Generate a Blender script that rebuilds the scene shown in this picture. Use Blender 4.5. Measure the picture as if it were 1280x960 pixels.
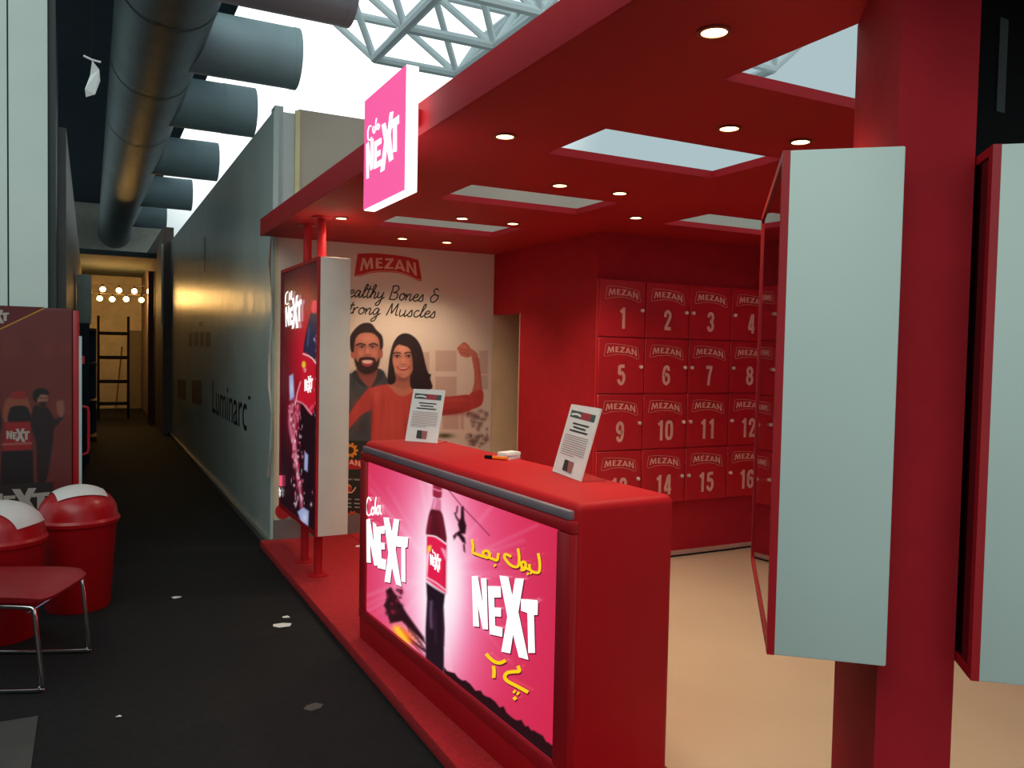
import bpy, bmesh, math, random
import numpy as np
from mathutils import Vector, Matrix
random.seed(7)
for o in list(bpy.data.objects): bpy.data.objects.remove(o)
scn = bpy.context.scene
COL = scn.collection

# ------------------------------------------------------------------ camera
FPX, HC = 1020.0, 1.55                      # focal length in pixels of a 1280x960 frame, eye height
CM = Matrix(((0.88807086, 0.0000139, -0.45970659),
             (-0.45927215, 0.04349168, -0.88723028),
             (0.01998108, 0.99905379, 0.03863008)))     # camera axes -> world axes
cam = bpy.data.objects.new('camera', bpy.data.cameras.new('camera'))
COL.objects.link(cam)
cam.data.sensor_width = 36.0
cam.data.lens = FPX * 36.0 / 1280.0
cam.data.clip_start = 0.02
cam.data.clip_end = 400
cam.matrix_world = Matrix.Translation((0, 0, HC)) @ CM.to_4x4()
scn.camera = cam

# ------------------------------------------------------------------ sky light and exposure
scn.view_settings.view_transform = 'Standard'
scn.view_settings.look = 'None'
scn.view_settings.exposure = 0.0
scn.view_settings.gamma = 1.0
scn.view_settings.use_curve_mapping = False
world = bpy.data.worlds.new('hazy_sky'); scn.world = world
world.use_nodes = True
wn = world.node_tree; wn.nodes.clear()
w_out = wn.nodes.new('ShaderNodeOutputWorld')
w_bg = wn.nodes.new('ShaderNodeBackground')
w_tc = wn.nodes.new('ShaderNodeTexCoord')
w_dot = wn.nodes.new('ShaderNodeVectorMath'); w_dot.operation = 'DOT_PRODUCT'
gd = (CM @ Vector((430-640, 480-70, -FPX))).normalized()           # hazy sun glow seen through the glazing
w_dot.inputs[1].default_value = gd
w_ramp = wn.nodes.new('ShaderNodeValToRGB')
w_ramp.color_ramp.interpolation = 'EASE'
cr = w_ramp.color_ramp
cr.elements[0].position = 0.952; cr.elements[0].color = (0.66, 0.86, 0.90, 1)
cr.elements[1].position = 0.992; cr.elements[1].color = (2.6, 2.75, 2.7, 1)
wn.links.new(w_tc.outputs['Generated'], w_dot.inputs[0])
wn.links.new(w_dot.outputs['Value'], w_ramp.inputs[0])
wn.links.new(w_ramp.outputs[0], w_bg.inputs[0])
w_bg.inputs[1].default_value = 0.62
wn.links.new(w_bg.outputs[0], w_out.inputs[0])

# daylight falling through the glazed hall roof above and behind the gangway
roof = bpy.data.lights.new('hall_roof_glazing_offscreen', 'AREA'); roof.shape = 'RECTANGLE'; roof.size = 12; roof.size_y = 9
roof.energy = 640; roof.color = (0.86, 1.0, 0.92)
ro = bpy.data.objects.new('hall_roof_glazing_offscreen', roof); COL.objects.link(ro)
ro.location = (-5.0, -4.0, 10.0)
ro.rotation_euler = (Vector((0.6, 4.0, 1.5))-Vector((-5.0, -4.0, 10.0))).to_track_quat('-Z', 'Y').to_euler()

# ------------------------------------------------------------------ helpers
def lin(c):
    return tuple(((v/255.0)/12.92 if v <= 10 else ((v/255.0+0.055)/1.055)**2.4) for v in c)

MATS = {}
def mat(name, rgb, rough=0.6, metal=0.0, vary=0.10, scale=6.0, bump=0.0, bscale=40.0, spec=0.5, coat=0.0, trans=0.0):
    if name in MATS: return MATS[name]
    m = bpy.data.materials.new(name); m.use_nodes = True
    nt = m.node_tree; b = nt.nodes['Principled BSDF']
    b.inputs['Roughness'].default_value = rough
    b.inputs['Metallic'].default_value = metal
    b.inputs['Specular IOR Level'].default_value = spec
    b.inputs['Coat Weight'].default_value = coat
    b.inputs['Transmission Weight'].default_value = trans
    c = lin(rgb)
    tc = nt.nodes.new('ShaderNodeTexCoord')
    nz = nt.nodes.new('ShaderNodeTexNoise'); nz.inputs['Scale'].default_value = scale; nz.inputs['Detail'].default_value = 4
    rp = nt.nodes.new('ShaderNodeValToRGB')
    rp.color_ramp.elements[0].position = 0.3; rp.color_ramp.elements[1].position = 0.7
    rp.color_ramp.elements[0].color = tuple(v*(1-vary) for v in c)+(1,)
    rp.color_ramp.elements[1].color = tuple(min(1, v*(1+vary)) for v in c)+(1,)
    nt.links.new(tc.outputs['Object'], nz.inputs['Vector'])
    nt.links.new(nz.outputs['Fac'], rp.inputs[0])
    nt.links.new(rp.outputs[0], b.inputs['Base Color'])
    if bump > 0:
        n2 = nt.nodes.new('ShaderNodeTexNoise'); n2.inputs['Scale'].default_value = bscale; n2.inputs['Detail'].default_value = 5
        bp = nt.nodes.new('ShaderNodeBump'); bp.inputs['Strength'].default_value = bump; bp.inputs['Distance'].default_value = 0.02
        nt.links.new(tc.outputs['Object'], n2.inputs['Vector'])
        nt.links.new(n2.outputs['Fac'], bp.inputs['Height'])
        nt.links.new(bp.outputs[0], b.inputs['Normal'])
    MATS[name] = m
    return m

def glow(name, rgb, strength=1.0, gloss=0.04):
    """backlit film: gives off light of its printed colour, with a slightly glossy surface"""
    if name in MATS: return MATS[name]
    m = bpy.data.materials.new(name); m.use_nodes = True
    b = m.node_tree.nodes['Principled BSDF']
    c = lin(rgb)
    b.inputs['Base Color'].default_value = tuple(v*0.3 for v in c)+(1,)
    b.inputs['Roughness'].default_value = 0.35
    b.inputs['Emission Color'].default_value = c+(1,)
    b.inputs['Emission Strength'].default_value = strength
    MATS[name] = m
    return m

WLOC = {}
def link(name, me, parent=None, base=None):
    """me holds world coordinates; the origin goes to the parent's origin or to base"""
    o = bpy.data.objects.new(name, me)
    COL.objects.link(o)
    org = Vector(base) if base is not None else (WLOC[parent.name] if parent else None)
    if org is None:
        xs = [v.co for v in me.vertices]
        org = Vector(((min(v.x for v in xs)+max(v.x for v in xs))/2, (min(v.y for v in xs)+max(v.y for v in xs))/2, min(v.z for v in xs)))
    me.transform(Matrix.Translation(-org))
    if parent:
        o.parent = parent
        o.location = org - WLOC[parent.name]
    else:
        o.location = org
    WLOC[o.name] = org.copy()
    return o

def mesh(name, verts, faces, m, parent=None, smooth=None, base=None, idx=None):
    me = bpy.data.meshes.new(name)
    me.from_pydata([tuple(v) for v in verts], [], faces)
    for q in (m if isinstance(m, (list, tuple)) else [m]): me.materials.append(q)
    if idx:
        for p, i in zip(me.polygons, idx): p.material_index = i
    if smooth is not None:
        for p in me.polygons: p.use_smooth = True
        me.set_sharp_from_angle(angle=math.radians(smooth))
    me.update()
    return link(name, me, parent, base)

def frombm(name, bm, m, parent=None, smooth=None, base=None):
    bmesh.ops.recalc_face_normals(bm, faces=bm.faces)
    me = bpy.data.meshes.new(name); bm.to_mesh(me); bm.free()
    for q in (m if isinstance(m, (list, tuple)) else [m]): me.materials.append(q)
    if smooth is not None:
        for p in me.polygons: p.use_smooth = True
        me.set_sharp_from_angle(angle=math.radians(smooth))
    return link(name, me, parent, base)

def addbox(bm, lo, hi, xf=None, bevel=0.0, seg=2):
    r = bmesh.ops.create_cube(bm, size=1.0)
    vs = r['verts']
    for v in vs:
        v.co = Vector((lo[i]+(hi[i]-lo[i])*(v.co[i]+0.5) for i in range(3)))
    if bevel > 0:
        es = list({e for v in vs for e in v.link_edges})
        rb = bmesh.ops.bevel(bm, geom=es, offset=bevel, segments=seg, affect='EDGES', profile=0.5)
        vs = list({v for f in rb['faces'] for v in f.verts} | {v for v in vs if v.is_valid})
    if xf:
        for v in vs: v.co = Vector(xf(v.co))
    return vs

def box(name, lo, hi, m, parent=None, bevel=0.0, xf=None, seg=2, base=None):
    bm = bmesh.new(); addbox(bm, lo, hi, xf, bevel, seg)
    return frombm(name, bm, m, parent, 40 if bevel else None, base)

def ring(c, ax, r, n=16, r2=None):
    ax = Vector(ax).normalized()
    u = ax.orthogonal().normalized(); w = ax.cross(u)
    return [Vector(c)+u*(r*math.cos(2*math.pi*i/n))+w*((r2 or r)*math.sin(2*math.pi*i/n)) for i in range(n)]

def addtube(bm, pts, r, n=10, cap=True):
    """tube along a polyline with parallel transported frame; r number or list"""
    pts = [Vector(p) for p in pts]
    rs = r if isinstance(r, (list, tuple)) else [r]*len(pts)
    t0 = (pts[1]-pts[0]).normalized(); u = t0.orthogonal().normalized()
    rows = []
    for i, p in enumerate(pts):
        t = (pts[min(i+1, len(pts)-1)]-pts[max(i-1, 0)]).normalized()
        u = (u - t*u.dot(t)).normalized(); w = t.cross(u)
        rows.append([bm.verts.new(p+u*(rs[i]*math.cos(2*math.pi*k/n))+w*(rs[i]*math.sin(2*math.pi*k/n))) for k in range(n)])
    for a, b in zip(rows, rows[1:]):
        for k in range(n): bm.faces.new((a[k], a[(k+1) % n], b[(k+1) % n], b[k]))
    if cap:
        bm.faces.new(rows[0]); bm.faces.new(rows[-1])

def tube(name, pts, r, m, parent=None, n=12, base=None, cap=True):
    bm = bmesh.new(); addtube(bm, pts, r, n, cap)
    return frombm(name, bm, m, parent, 40, base)

def lathe(name, prof, c, m, parent=None, n=28, base=None, smooth=35):
    """prof: (radius, height) pairs around a vertical axis at c"""
    bm = bmesh.new(); rows = []
    for r, z in prof:
        rows.append([bm.verts.new((c[0]+r*math.cos(2*math.pi*k/n), c[1]+r*math.sin(2*math.pi*k/n), c[2]+z)) for k in range(n)])
    for a, b in zip(rows, rows[1:]):
        for k in range(n): bm.faces.new((a[k], a[(k+1) % n], b[(k+1) % n], b[k]))
    bm.faces.new(rows[0]); bm.faces.new(rows[-1])
    return frombm(name, bm, m, parent, smooth, base)

def thing(name, loc, label, cat, group=None):
    o = bpy.data.objects.new(name, None); COL.objects.link(o)
    o.empty_display_size = 0.05
    o.location = loc; WLOC[o.name] = Vector(loc)
    return tag(o, label, cat, group)
def tag(o, label, cat, group=None):
    o['label'] = label; o['category'] = cat
    if group: o['group'] = group
    return o
def struct(o, label=None, cat=None):
    o['kind'] = 'structure'
    if label: o['label'] = label
    if cat: o['category'] = cat
    return o
def copy_tree(o, delta, parent=None):
    c = o.copy(); COL.objects.link(c); c.parent = parent
    if parent is None: c.location = Vector(o.location)+Vector(delta)
    WLOC[c.name] = WLOC[o.name]+Vector(delta)
    for ch in list(o.children): copy_tree(ch, delta, c)
    return c

def catmull(pts, closed, n=5):
    P = [Vector(p) for p in pts]; L = len(P); out = []
    rng = range(L) if closed else range(L-1)
    for i in rng:
        if closed: a, b, c, d = P[(i-1) % L], P[i], P[(i+1) % L], P[(i+2) % L]
        else: a, b, c, d = P[max(i-1, 0)], P[i], P[i+1], P[min(i+2, L-1)]
        for k in range(n):
            t = k/n
            out.append(0.5*((2*b)+(c-a)*t+(2*a-5*b+4*c-d)*t*t+(3*b-a-3*c+d)*t**3))
    if not closed: out.append(P[-1])
    return out

def px_ray(x, y): return CM @ Vector((x-640, 480-y, -FPX))
def on_plane(x, y, p, n):
    """point of a known wall, face or floor seen at a photo pixel"""
    d = px_ray(x, y); c = Vector((0, 0, HC)); n = Vector(n)
    return c + d*((Vector(p)-c).dot(n)/d.dot(n))

class Art:
    """flat print: outlines laid on one face of a thing, each a hair above the one before"""
    def __init__(s, f, n, start=0.0015, step=0.00012):
        s.f, s.n, s.off, s.step = f, Vector(n).normalized(), start, step
        s.v, s.faces, s.mi, s.mats = [], [], [], []
    def _m(s, m):
        if m not in s.mats: s.mats.append(m)
        return s.mats.index(m)
    def poly(s, pts, m, smooth=False, n=5):
        q = catmull([(p[0], p[1]) for p in pts], True, n) if smooth else [Vector((p[0], p[1])) for p in pts]
        b = len(s.v)
        s.v += [s.f(p.x, p.y)+s.n*s.off for p in q]
        s.faces.append(tuple(range(b, b+len(q)))); s.mi.append(s._m(m)); s.off += s.step
    def ell(s, cx, cy, rx, ry, m, n=20, rot=0):
        c, d = math.cos(rot), math.sin(rot)
        s.poly([(cx+rx*math.cos(a)*c-ry*math.sin(a)*d, cy+rx*math.cos(a)*d+ry*math.sin(a)*c) for a in [2*math.pi*i/n for i in range(n)]], m)
    def line(s, pts, w, m, smooth=True, closed=False, n=5):
        q = catmull([(p[0], p[1]) for p in pts], closed, n) if smooth and len(pts) > 2 else [Vector((p[0], p[1])) for p in pts]
        L, R = [], []
        for i, p in enumerate(q):
            if closed: t = q[(i+1) % len(q)]-q[i-1]
            else: t = q[min(i+1, len(q)-1)]-q[max(i-1, 0)]
            if t.length < 1e-9: t = Vector((1, 0))
            t.normalize(); nn = Vector((-t.y, t.x))*(w/2)
            L.append(p+nn); R.append(p-nn)
        b = len(s.v); k = len(q)
        s.v += [s.f(p.x, p.y)+s.n*s.off for p in L+R]
        i = s._m(m)
        for j in range(k if closed else k-1):
            j2 = (j+1) % k
            s.faces.append((b+j, b+j2, b+k+j2, b+k+j)); s.mi.append(i)
        s.off += s.step
    def build(s, name, parent=None):
        return mesh(name, s.v, s.faces, s.mats, parent, idx=s.mi)

def cropper(x0, y0, sc, p, n):
    return lambda x, y: on_plane(x0+x*sc, y0+y*sc, p, n)

# ---- soft printed pictures: a fine grid on a flat face whose points carry the printed colour
class Paint:
    """layers of soft shapes in the pixel space of one crop of the photograph"""
    def __init__(s, x0, y0, sc): s.k = (x0, y0, sc); s.L = []
    def conv(s, pts, frm):
        if frm is None: return [tuple(p) for p in pts]
        return [(((frm[0]+p[0]*frm[2])-s.k[0])/s.k[2], ((frm[1]+p[1]*frm[2])-s.k[1])/s.k[2]) for p in pts]
    def poly(s, pts, c, soft=4, a=1.0, smooth=True, frm=None):
        q = s.conv(pts, frm)
        if smooth: q = [tuple(v) for v in catmull(q, True, 3)]
        s.L.append(('p', np.array(q), c, soft, a))
    def line(s, pts, w, c, soft=2, a=1.0, frm=None, smooth=True):
        q = s.conv(pts, frm)
        if smooth and len(q) > 2: q = [tuple(v) for v in catmull(q, False, 3)]
        if frm is not None: w = w*frm[2]/s.k[2]
        s.L.append(('l', np.array(q), c, soft, a, w))
    def blob(s, cx, cy, rx, ry, c, a=1.0, rot=0.0): s.L.append(('b', (cx, cy, rx, ry, rot), c, 0, a))
    def ell(s, cx, cy, rx, ry, c, soft=2, a=1.0):
        s.poly([(cx+rx*math.cos(t), cy+ry*math.sin(t)) for t in [i*math.pi/7 for i in range(14)]], c, soft, a, False)
    def colours(s, X, Y, base):
        C = np.empty((len(X), 3)); C[:] = base
        for l in s.L:
            col = np.array(l[2], float)
            if l[0] == 'b':
                cx, cy, rx, ry, rot = l[1]
                dx, dy = X-cx, Y-cy
                u = dx*math.cos(rot)+dy*math.sin(rot); v = -dx*math.sin(rot)+dy*math.cos(rot)
                al = l[4]*np.exp(-((u/rx)**2+(v/ry)**2))
                C += (col-C)*al[:, None]; continue
            P = l[1]; m = l[3]+(l[5] if l[0] == 'l' else 0)+2
            sel = np.where((X > P[:, 0].min()-m) & (X < P[:, 0].max()+m) & (Y > P[:, 1].min()-m) & (Y < P[:, 1].max()+m))[0]
            if len(sel) == 0: continue
            x, y = X[sel], Y[sel]
            d2 = np.full(len(sel), 1e18); ins = np.zeros(len(sel), bool)
            n = len(P); rng = range(n) if l[0] == 'p' else range(n-1)
            for i in rng:
                ax, ay = P[i]; bx, by = P[(i+1) % n]
                ex, ey = bx-ax, by-ay; L2 = ex*ex+ey*ey+1e-12
                t = np.clip(((x-ax)*ex+(y-ay)*ey)/L2, 0, 1)
                d2 = np.minimum(d2, (x-ax-t*ex)**2+(y-ay-t*ey)**2)
                if l[0] == 'p' and ay != by:
                    cond = ((ay > y) != (by > y)) & (x < (bx-ax)*(y-ay)/(by-ay)+ax)
                    ins ^= cond
            d = np.sqrt(d2)
            sd = np.where(ins, d, -d) if l[0] == 'p' else l[5]/2-d
            t = np.clip(sd/l[3]*0.5+0.5, 0, 1); al = l[4]*t*t*(3-2*t)
            C[sel] += (col-C[sel])*al[:, None]
        return C
def picture(name, parent, O, U, Vv, nu, nv, n, paint, base, off, emit=0.0, rough=0.6, grain=0.0):
    """grid O + U*u + Vv*v (u, v in 0..1) lifted by off along n"""
    O, U, Vv, n = (np.array(q, float) for q in (O, U, Vv, n))
    u, v = np.meshgrid(np.linspace(0, 1, nu), np.linspace(0, 1, nv))
    u, v = u.ravel(), v.ravel()
    P = O+np.outer(u, U)+np.outer(v, Vv)
    cm = (P-np.array([0, 0, HC])) @ np.array(CM)                 # camera axes
    X = (640+FPX*cm[:, 0]/-cm[:, 2]-paint.k[0])/paint.k[2]; Y = (480-FPX*cm[:, 1]/-cm[:, 2]-paint.k[1])/paint.k[2]
    C = paint.colours(X, Y, base(X, Y) if callable(base) else np.array(base, float))
    if grain: C = C*(1+grain*np.random.RandomState(3).randn(len(C), 1))
    C = np.clip(C, 0, 255)/255.0
    C = np.where(C <= 0.04045, C/12.92, ((C+0.055)/1.055)**2.4)
    P = P+n*off
    idx = np.arange(nu*nv).reshape(nv, nu)
    F = np.stack([idx[:-1, :-1], idx[:-1, 1:], idx[1:, 1:], idx[1:, :-1]], -1).reshape(-1, 4)
    me = bpy.data.meshes.new(name); me.from_pydata(P.tolist(), [], F.tolist())
    at = me.color_attributes.new('print', 'FLOAT_COLOR', 'POINT')
    at.data.foreach_set('color', np.concatenate([C, np.ones((len(C), 1))], 1).astype(np.float32).ravel())
    m = bpy.data.materials.new(name); m.use_nodes = True
    b = m.node_tree.nodes['Principled BSDF']; vc = m.node_tree.nodes.new('ShaderNodeVertexColor'); vc.layer_name = 'print'
    b.inputs['Roughness'].default_value = rough
    if emit:
        b.inputs['Base Color'].default_value = (0.03, 0.01, 0.012, 1)
        m.node_tree.links.new(vc.outputs[0], b.inputs['Emission Color']); b.inputs['Emission Strength'].default_value = emit
    else: m.node_tree.links.new(vc.outputs[0], b.inputs['Base Color'])
    me.materials.append(m)
    return link(name, me, parent)

# ------------------------------------------------------------------ materials
RED = mat('red_laminate', (180, 20, 30), 0.5, spec=0.3, vary=0.05, scale=3)
RED_D = mat('red_fabric_board', (176, 28, 38), 0.75, spec=0.2, vary=0.08, scale=8, bump=0.05, bscale=200)
RED_CARPET = mat('red_carpet', (182, 24, 32), 0.95, vary=0.18, scale=60, bump=0.3, bscale=300)
RED_FRAME = mat('red_frame_paint', (176, 20, 30), 0.4, vary=0.05)
RED_PLASTIC = mat('red_plastic', (176, 14, 22), 0.3, vary=0.05)
RED_SEAT = mat('red_seat_leatherette', (150, 18, 24), 0.45, vary=0.1, bump=0.05)
WHITE_PLASTIC = mat('white_plastic', (225, 215, 210), 0.4, vary=0.04)
CREAM_FLOOR = mat('cream_vinyl_floor', (214, 188, 156), 0.38, vary=0.04, scale=1.6)
CARPET = mat('charcoal_hall_carpet', (24, 24, 25), 0.8, spec=0.25, vary=0.3, scale=35, bump=0.4, bscale=160)
GREY_SLAB = mat('grey_floor_tile', (70, 68, 66), 0.6, vary=0.15)
WRAP = mat('plastic_wrapped_grey_board', (190, 200, 194), 0.30, vary=0.08, scale=2.0, bump=0.3, bscale=4, spec=0.7)
WHITE_BOARD = mat('white_board', (208, 218, 210), 0.5, vary=0.04, scale=2)
BEIGE = mat('raw_beige_board', (196, 184, 168), 0.8, vary=0.06, scale=2)
CREAM_WALL = mat('cream_wall', (224, 200, 160), 0.7, vary=0.05)
STEEL = mat('galvanised_duct_steel', (92, 102, 102), 0.5, metal=0.7, vary=0.2, scale=4, bump=0.05, bscale=12)
STUB = mat('grey_insulation_jacket', (150, 168, 174), 0.5, vary=0.1, scale=3)
DARK = mat('dark_ceiling_paint', (46, 66, 82), 0.9, vary=0.2)
BLACK = mat('black_plastic', (5, 6, 6), 0.7, vary=0.1, spec=0.15)
BLACK_GLOSS = mat('black_gloss_acrylic', (38, 8, 12), 0.03, vary=0.0, spec=0.9)
CHROME = mat('chrome', (215, 210, 208), 0.12, metal=1.0, vary=0.03)
ALU = mat('brushed_aluminium', (132, 112, 120), 0.4, metal=0.1, vary=0.08)
PAPER = mat('white_paper', (228, 226, 222), 0.7, vary=0.03)
PLINTH = mat('grey_plinth', (120, 108, 104), 0.7, vary=0.08)
TRUSS = mat('white_painted_truss', (246, 252, 252), 0.6, vary=0.05)
PLATFORM_Z = 0.06
CEIL = 2.40
FX = 1.17                                   # front edge of the stand

# ------------------------------------------------------------------ the setting
struct(box('floor', (-8, -4, -0.1), (16, 30, 0.0), CARPET), 'charcoal carpet of the hall gangway', 'floor')
struct(box('floor_tile_strip', (-2.4, 2.2, 0.0), (-0.19, 3.85, 0.004), GREY_SLAB), 'grey tiled floor strip beside the gangway carpet', 'floor')
# booth platform: red carpet border, cream vinyl inside
bm = bmesh.new()
addbox(bm, (FX, 0.4, 0.0), (1.86, 6.44, PLATFORM_Z), bevel=0.008)
addbox(bm, (1.86, 5.0, 0.0), (3.14, 6.44, PLATFORM_Z))
struct(frombm('floor_stand_carpet', bm, RED_CARPET, None, 40), 'red carpeted step of the stand along the gangway', 'floor')
struct(box('floor_stand_vinyl', (1.86, 0.4, 0.0), (5.3, 4.998, PLATFORM_Z-0.001), CREAM_FLOOR), 'cream vinyl floor inside the red stand', 'floor')
# walls of the booth
PY = 6.44                                    # poster wall face
struct(box('wall_back', (1.27, PY, PLATFORM_Z), (3.30, PY+0.08, CEIL), CREAM_WALL), 'cream board wall behind the poster', 'wall')
WA = 3.14                                    # red side wall with the storeroom doorway
bm = bmesh.new()
addbox(bm, (WA, 4.86, PLATFORM_Z), (WA+0.06, 5.945, CEIL))
addbox(bm, (WA, 5.945, 1.875), (WA+0.06, PY, CEIL))
struct(frombm('wall_side', bm, RED_D), 'red side wall with the narrow storeroom doorway', 'wall')
struct(box('wall_lockers', (WA, 4.80, PLATFORM_Z), (5.3, 4.86, CEIL), RED_D), 'red wall that carries the numbered lockers', 'wall')
struct(box('wall_right', (5.24, 0.4, PLATFORM_Z), (5.3, 4.80, CEIL), RED_D), 'red end wall of the stand', 'wall')
# storeroom behind the doorway
struct(box('wall_storeroom', (3.9, 4.86, PLATFORM_Z), (3.96, PY+0.08, CEIL), CREAM_WALL), 'cream storeroom wall seen through the doorway', 'wall')
struct(box('wall_storeroom_back', (3.30, PY, PLATFORM_Z), (3.9, PY+0.06, CEIL), CREAM_WALL), 'cream back wall of the storeroom', 'wall')
struct(box('floor_storeroom', (3.14, 4.998, 0), (3.96, PY, PLATFORM_Z), CREAM_FLOOR), 'cream storeroom floor', 'floor')
struct(box('baseboard_lockers', (WA+0.01, 4.785, PLATFORM_Z), (5.2, 4.80, PLATFORM_Z+0.035), mat('pale_skirting', (205, 150, 130), 0.6)), 'thin pale skirting under the locker wall', 'skirting')
struct(box('baseboard_back', (1.27, PY-0.03, PLATFORM_Z), (WA, PY, PLATFORM_Z+0.15), PLINTH), 'grey plinth under the poster wall', 'skirting')
# canopy: slab with rectangular openings
SKY_X = [(1.73, 2.64), (3.29, 4.20)]
SKY_Y = [(1.43, 1.965), (2.61, 3.06), (3.83, 4.28), (4.98, 5.45)]
XB = [FX, 1.73, 2.64, 3.29, 4.20, 5.3]; YB = [0.5, 1.43, 1.965, 2.61, 3.06, 3.83, 4.28, 4.98, 5.45, 6.44]
bm = bmesh.new()
def solid(i, j):
    if i < 0 or j < 0 or i >= len(XB)-1 or j >= len(YB)-1: return False
    hx = i in (1, 3); hy = j in (1, 3, 5, 7)
    if i == 3 and j == 7: return True
    return not (hx and hy)
vt = {}
def V(i, j, k):
    key = (i, j, k)
    if key not in vt: vt[key] = bm.verts.new((XB[i], YB[j], (CEIL, CEIL+0.035)[k]))
    return vt[key]
for i in range(len(XB)-1):
    for j in range(len(YB)-1):
        if not solid(i, j): continue
        for k in (0, 1): bm.faces.new((V(i, j, k), V(i+1, j, k), V(i+1, j+1, k), V(i, j+1, k)))
        for (di, dj, a, b) in ((-1, 0, (i, j), (i, j+1)), (1, 0, (i+1, j), (i+1, j+1)), (0, -1, (i, j), (i+1, j)), (0, 1, (i, j+1), (i+1, j+1))):
            if not solid(i+di, j+dj): bm.faces.new((V(*a, 0), V(*b, 0), V(*b, 1), V(*a, 1)))
CANOPY = mat('red_canopy_board', (176, 28, 38), 0.6, spec=0.25, vary=0.06, scale=2)
struct(frombm('ceiling', bm, CANOPY), 'red canopy ceiling of the stand with rectangular openings', 'ceiling')
struct(box('trim_fascia', (FX-0.018, 0.5, CEIL-0.004), (FX, 6.44, CEIL+0.125), CANOPY, bevel=0.002), 'red fascia board along the canopy front', 'fascia')
# far upper wall behind the stand and the wrapped corridor wall
struct(box('wall_beige', (1.47, 6.60, 0.0), (9.0, 6.68, 3.44), BEIGE), 'plain beige board wall rising behind the red canopy', 'wall')
WRAPX = 1.25
corr = struct(box('wall_corridor', (WRAPX, 6.46, 0.0), (WRAPX+0.04, 15.4, 3.36), WRAP), 'grey plastic-wrapped board wall along the gangway', 'wall')
struct(box('trim_1', (1.27, 6.52, 2.0), (1.335, 6.66, 3.42), WRAP), 'wrapped end post of the gangway wall', 'post')
WFILM = mat('white_film', (250, 250, 248), 0.4, vary=0.02)      # thin film, daylight passes through it
_nt = WFILM.node_tree; _tr = _nt.nodes.new('ShaderNodeBsdfTranslucent'); _mx = _nt.nodes.new('ShaderNodeMixShader'); _mx.inputs[0].default_value = 0.7
_tr.inputs[0].default_value = (0.95, 0.95, 0.93, 1)
_nt.links.new(_nt.nodes['Principled BSDF'].outputs[0], _mx.inputs[1]); _nt.links.new(_tr.outputs[0], _mx.inputs[2]); _nt.links.new(_mx.outputs[0], _nt.nodes['Material Output'].inputs[0])
struct(box('trim_2', (1.345, 6.598, 2.4), (1.44, 6.60, 3.40), WFILM), 'white film strip between wrapped post and beige wall', 'strip')
struct(box('trim_3', (1.44, 6.57, 2.4), (1.475, 6.60, 3.42), mat('pale_yellow_timber', (238, 226, 170), 0.6)), 'pale timber edge of the beige wall', 'post')
struct(box('baseboard_corridor', (WRAPX-0.03, 6.46, 0.0), (WRAPX, 15.4, 0.05), mat('loose_film_edge', (110, 106, 98), 0.4, bump=0.3, bscale=9)), 'loose film edge along the foot of the wrapped wall', 'skirting')
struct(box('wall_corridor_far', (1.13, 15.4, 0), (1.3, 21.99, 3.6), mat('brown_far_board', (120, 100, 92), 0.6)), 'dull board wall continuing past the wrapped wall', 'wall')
struct(box('trim_7', (1.10, 15.36, 1.9), (1.135, 15.4, 3.3), mat('pale_far_post', (200, 205, 200), 0.5)), 'pale thin post where the wrapped wall ends', 'post')
struct(box('trim_4', (1.02, 17.5, 0), (1.12, 17.62, 3.0), mat('dark_red_post', (110, 40, 34), 0.5)), 'dark red post at the far end of the gangway', 'post')
struct(box('wall_end', (-1.2, 22.0, 0), (1.6, 22.1, 4.9), mat('pale_end_wall', (196, 188, 174), 0.8)), 'pale end wall of the gangway lit by warm bulbs', 'wall')
# left side of the gangway
struct(box('wall_left', (-0.50, 6.72, 0), (-0.265, 7.2, 4.9), WHITE_BOARD), 'white board pier beside the drinks cooler', 'wall')
struct(box('wall_left_outer', (-1.6, 6.74, 0), (-0.512, 7.2, 4.9), WHITE_BOARD), 'white board wall left of the pier', 'wall')
struct(box('trim_5', (-0.512, 6.75, 0), (-0.50, 7.2, 4.9), mat('dark_joint', (20, 30, 28), 0.6)), 'dark joint between the white boards', 'joint')
struct(box('trim_6', (-0.265, 6.76, 0), (-0.215, 7.2, 4.9), mat('dark_green_grey_trim', (40, 50, 50), 0.5)), 'dark grey edge trim of the white pier', 'trim')
struct(box('wall_left_far', (-0.30, 7.2, 0), (-0.16, 22.0, 3.2), mat('grey_far_wall', (96, 100, 94), 0.5)), 'grey board wall along the left of the gangway', 'wall')
# hall ceiling over the gangway
struct(box('ceiling_hall', (-6, 7.4, 4.9), (1.3, 26, 5.2), DARK), 'dark slab above the ducts', 'ceiling')
struct(box('wall_left_blocker', (-1.9, -4, 0), (-1.8, 4.4, 2.5), mat('dark_light_blocker', (60, 62, 60), 0.7)), 'unseen dark wall added to block low light from the left', 'wall')  # added out of view to keep low daylight off the floor and bins
struct(box('ceiling_gangway', (-0.3, 17.0, 3.2), (1.6, 23.3, 3.3), mat('grey_far_ceiling', (70, 78, 80), 0.8)), 'low ceiling at the far end of the gangway', 'ceiling')

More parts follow.
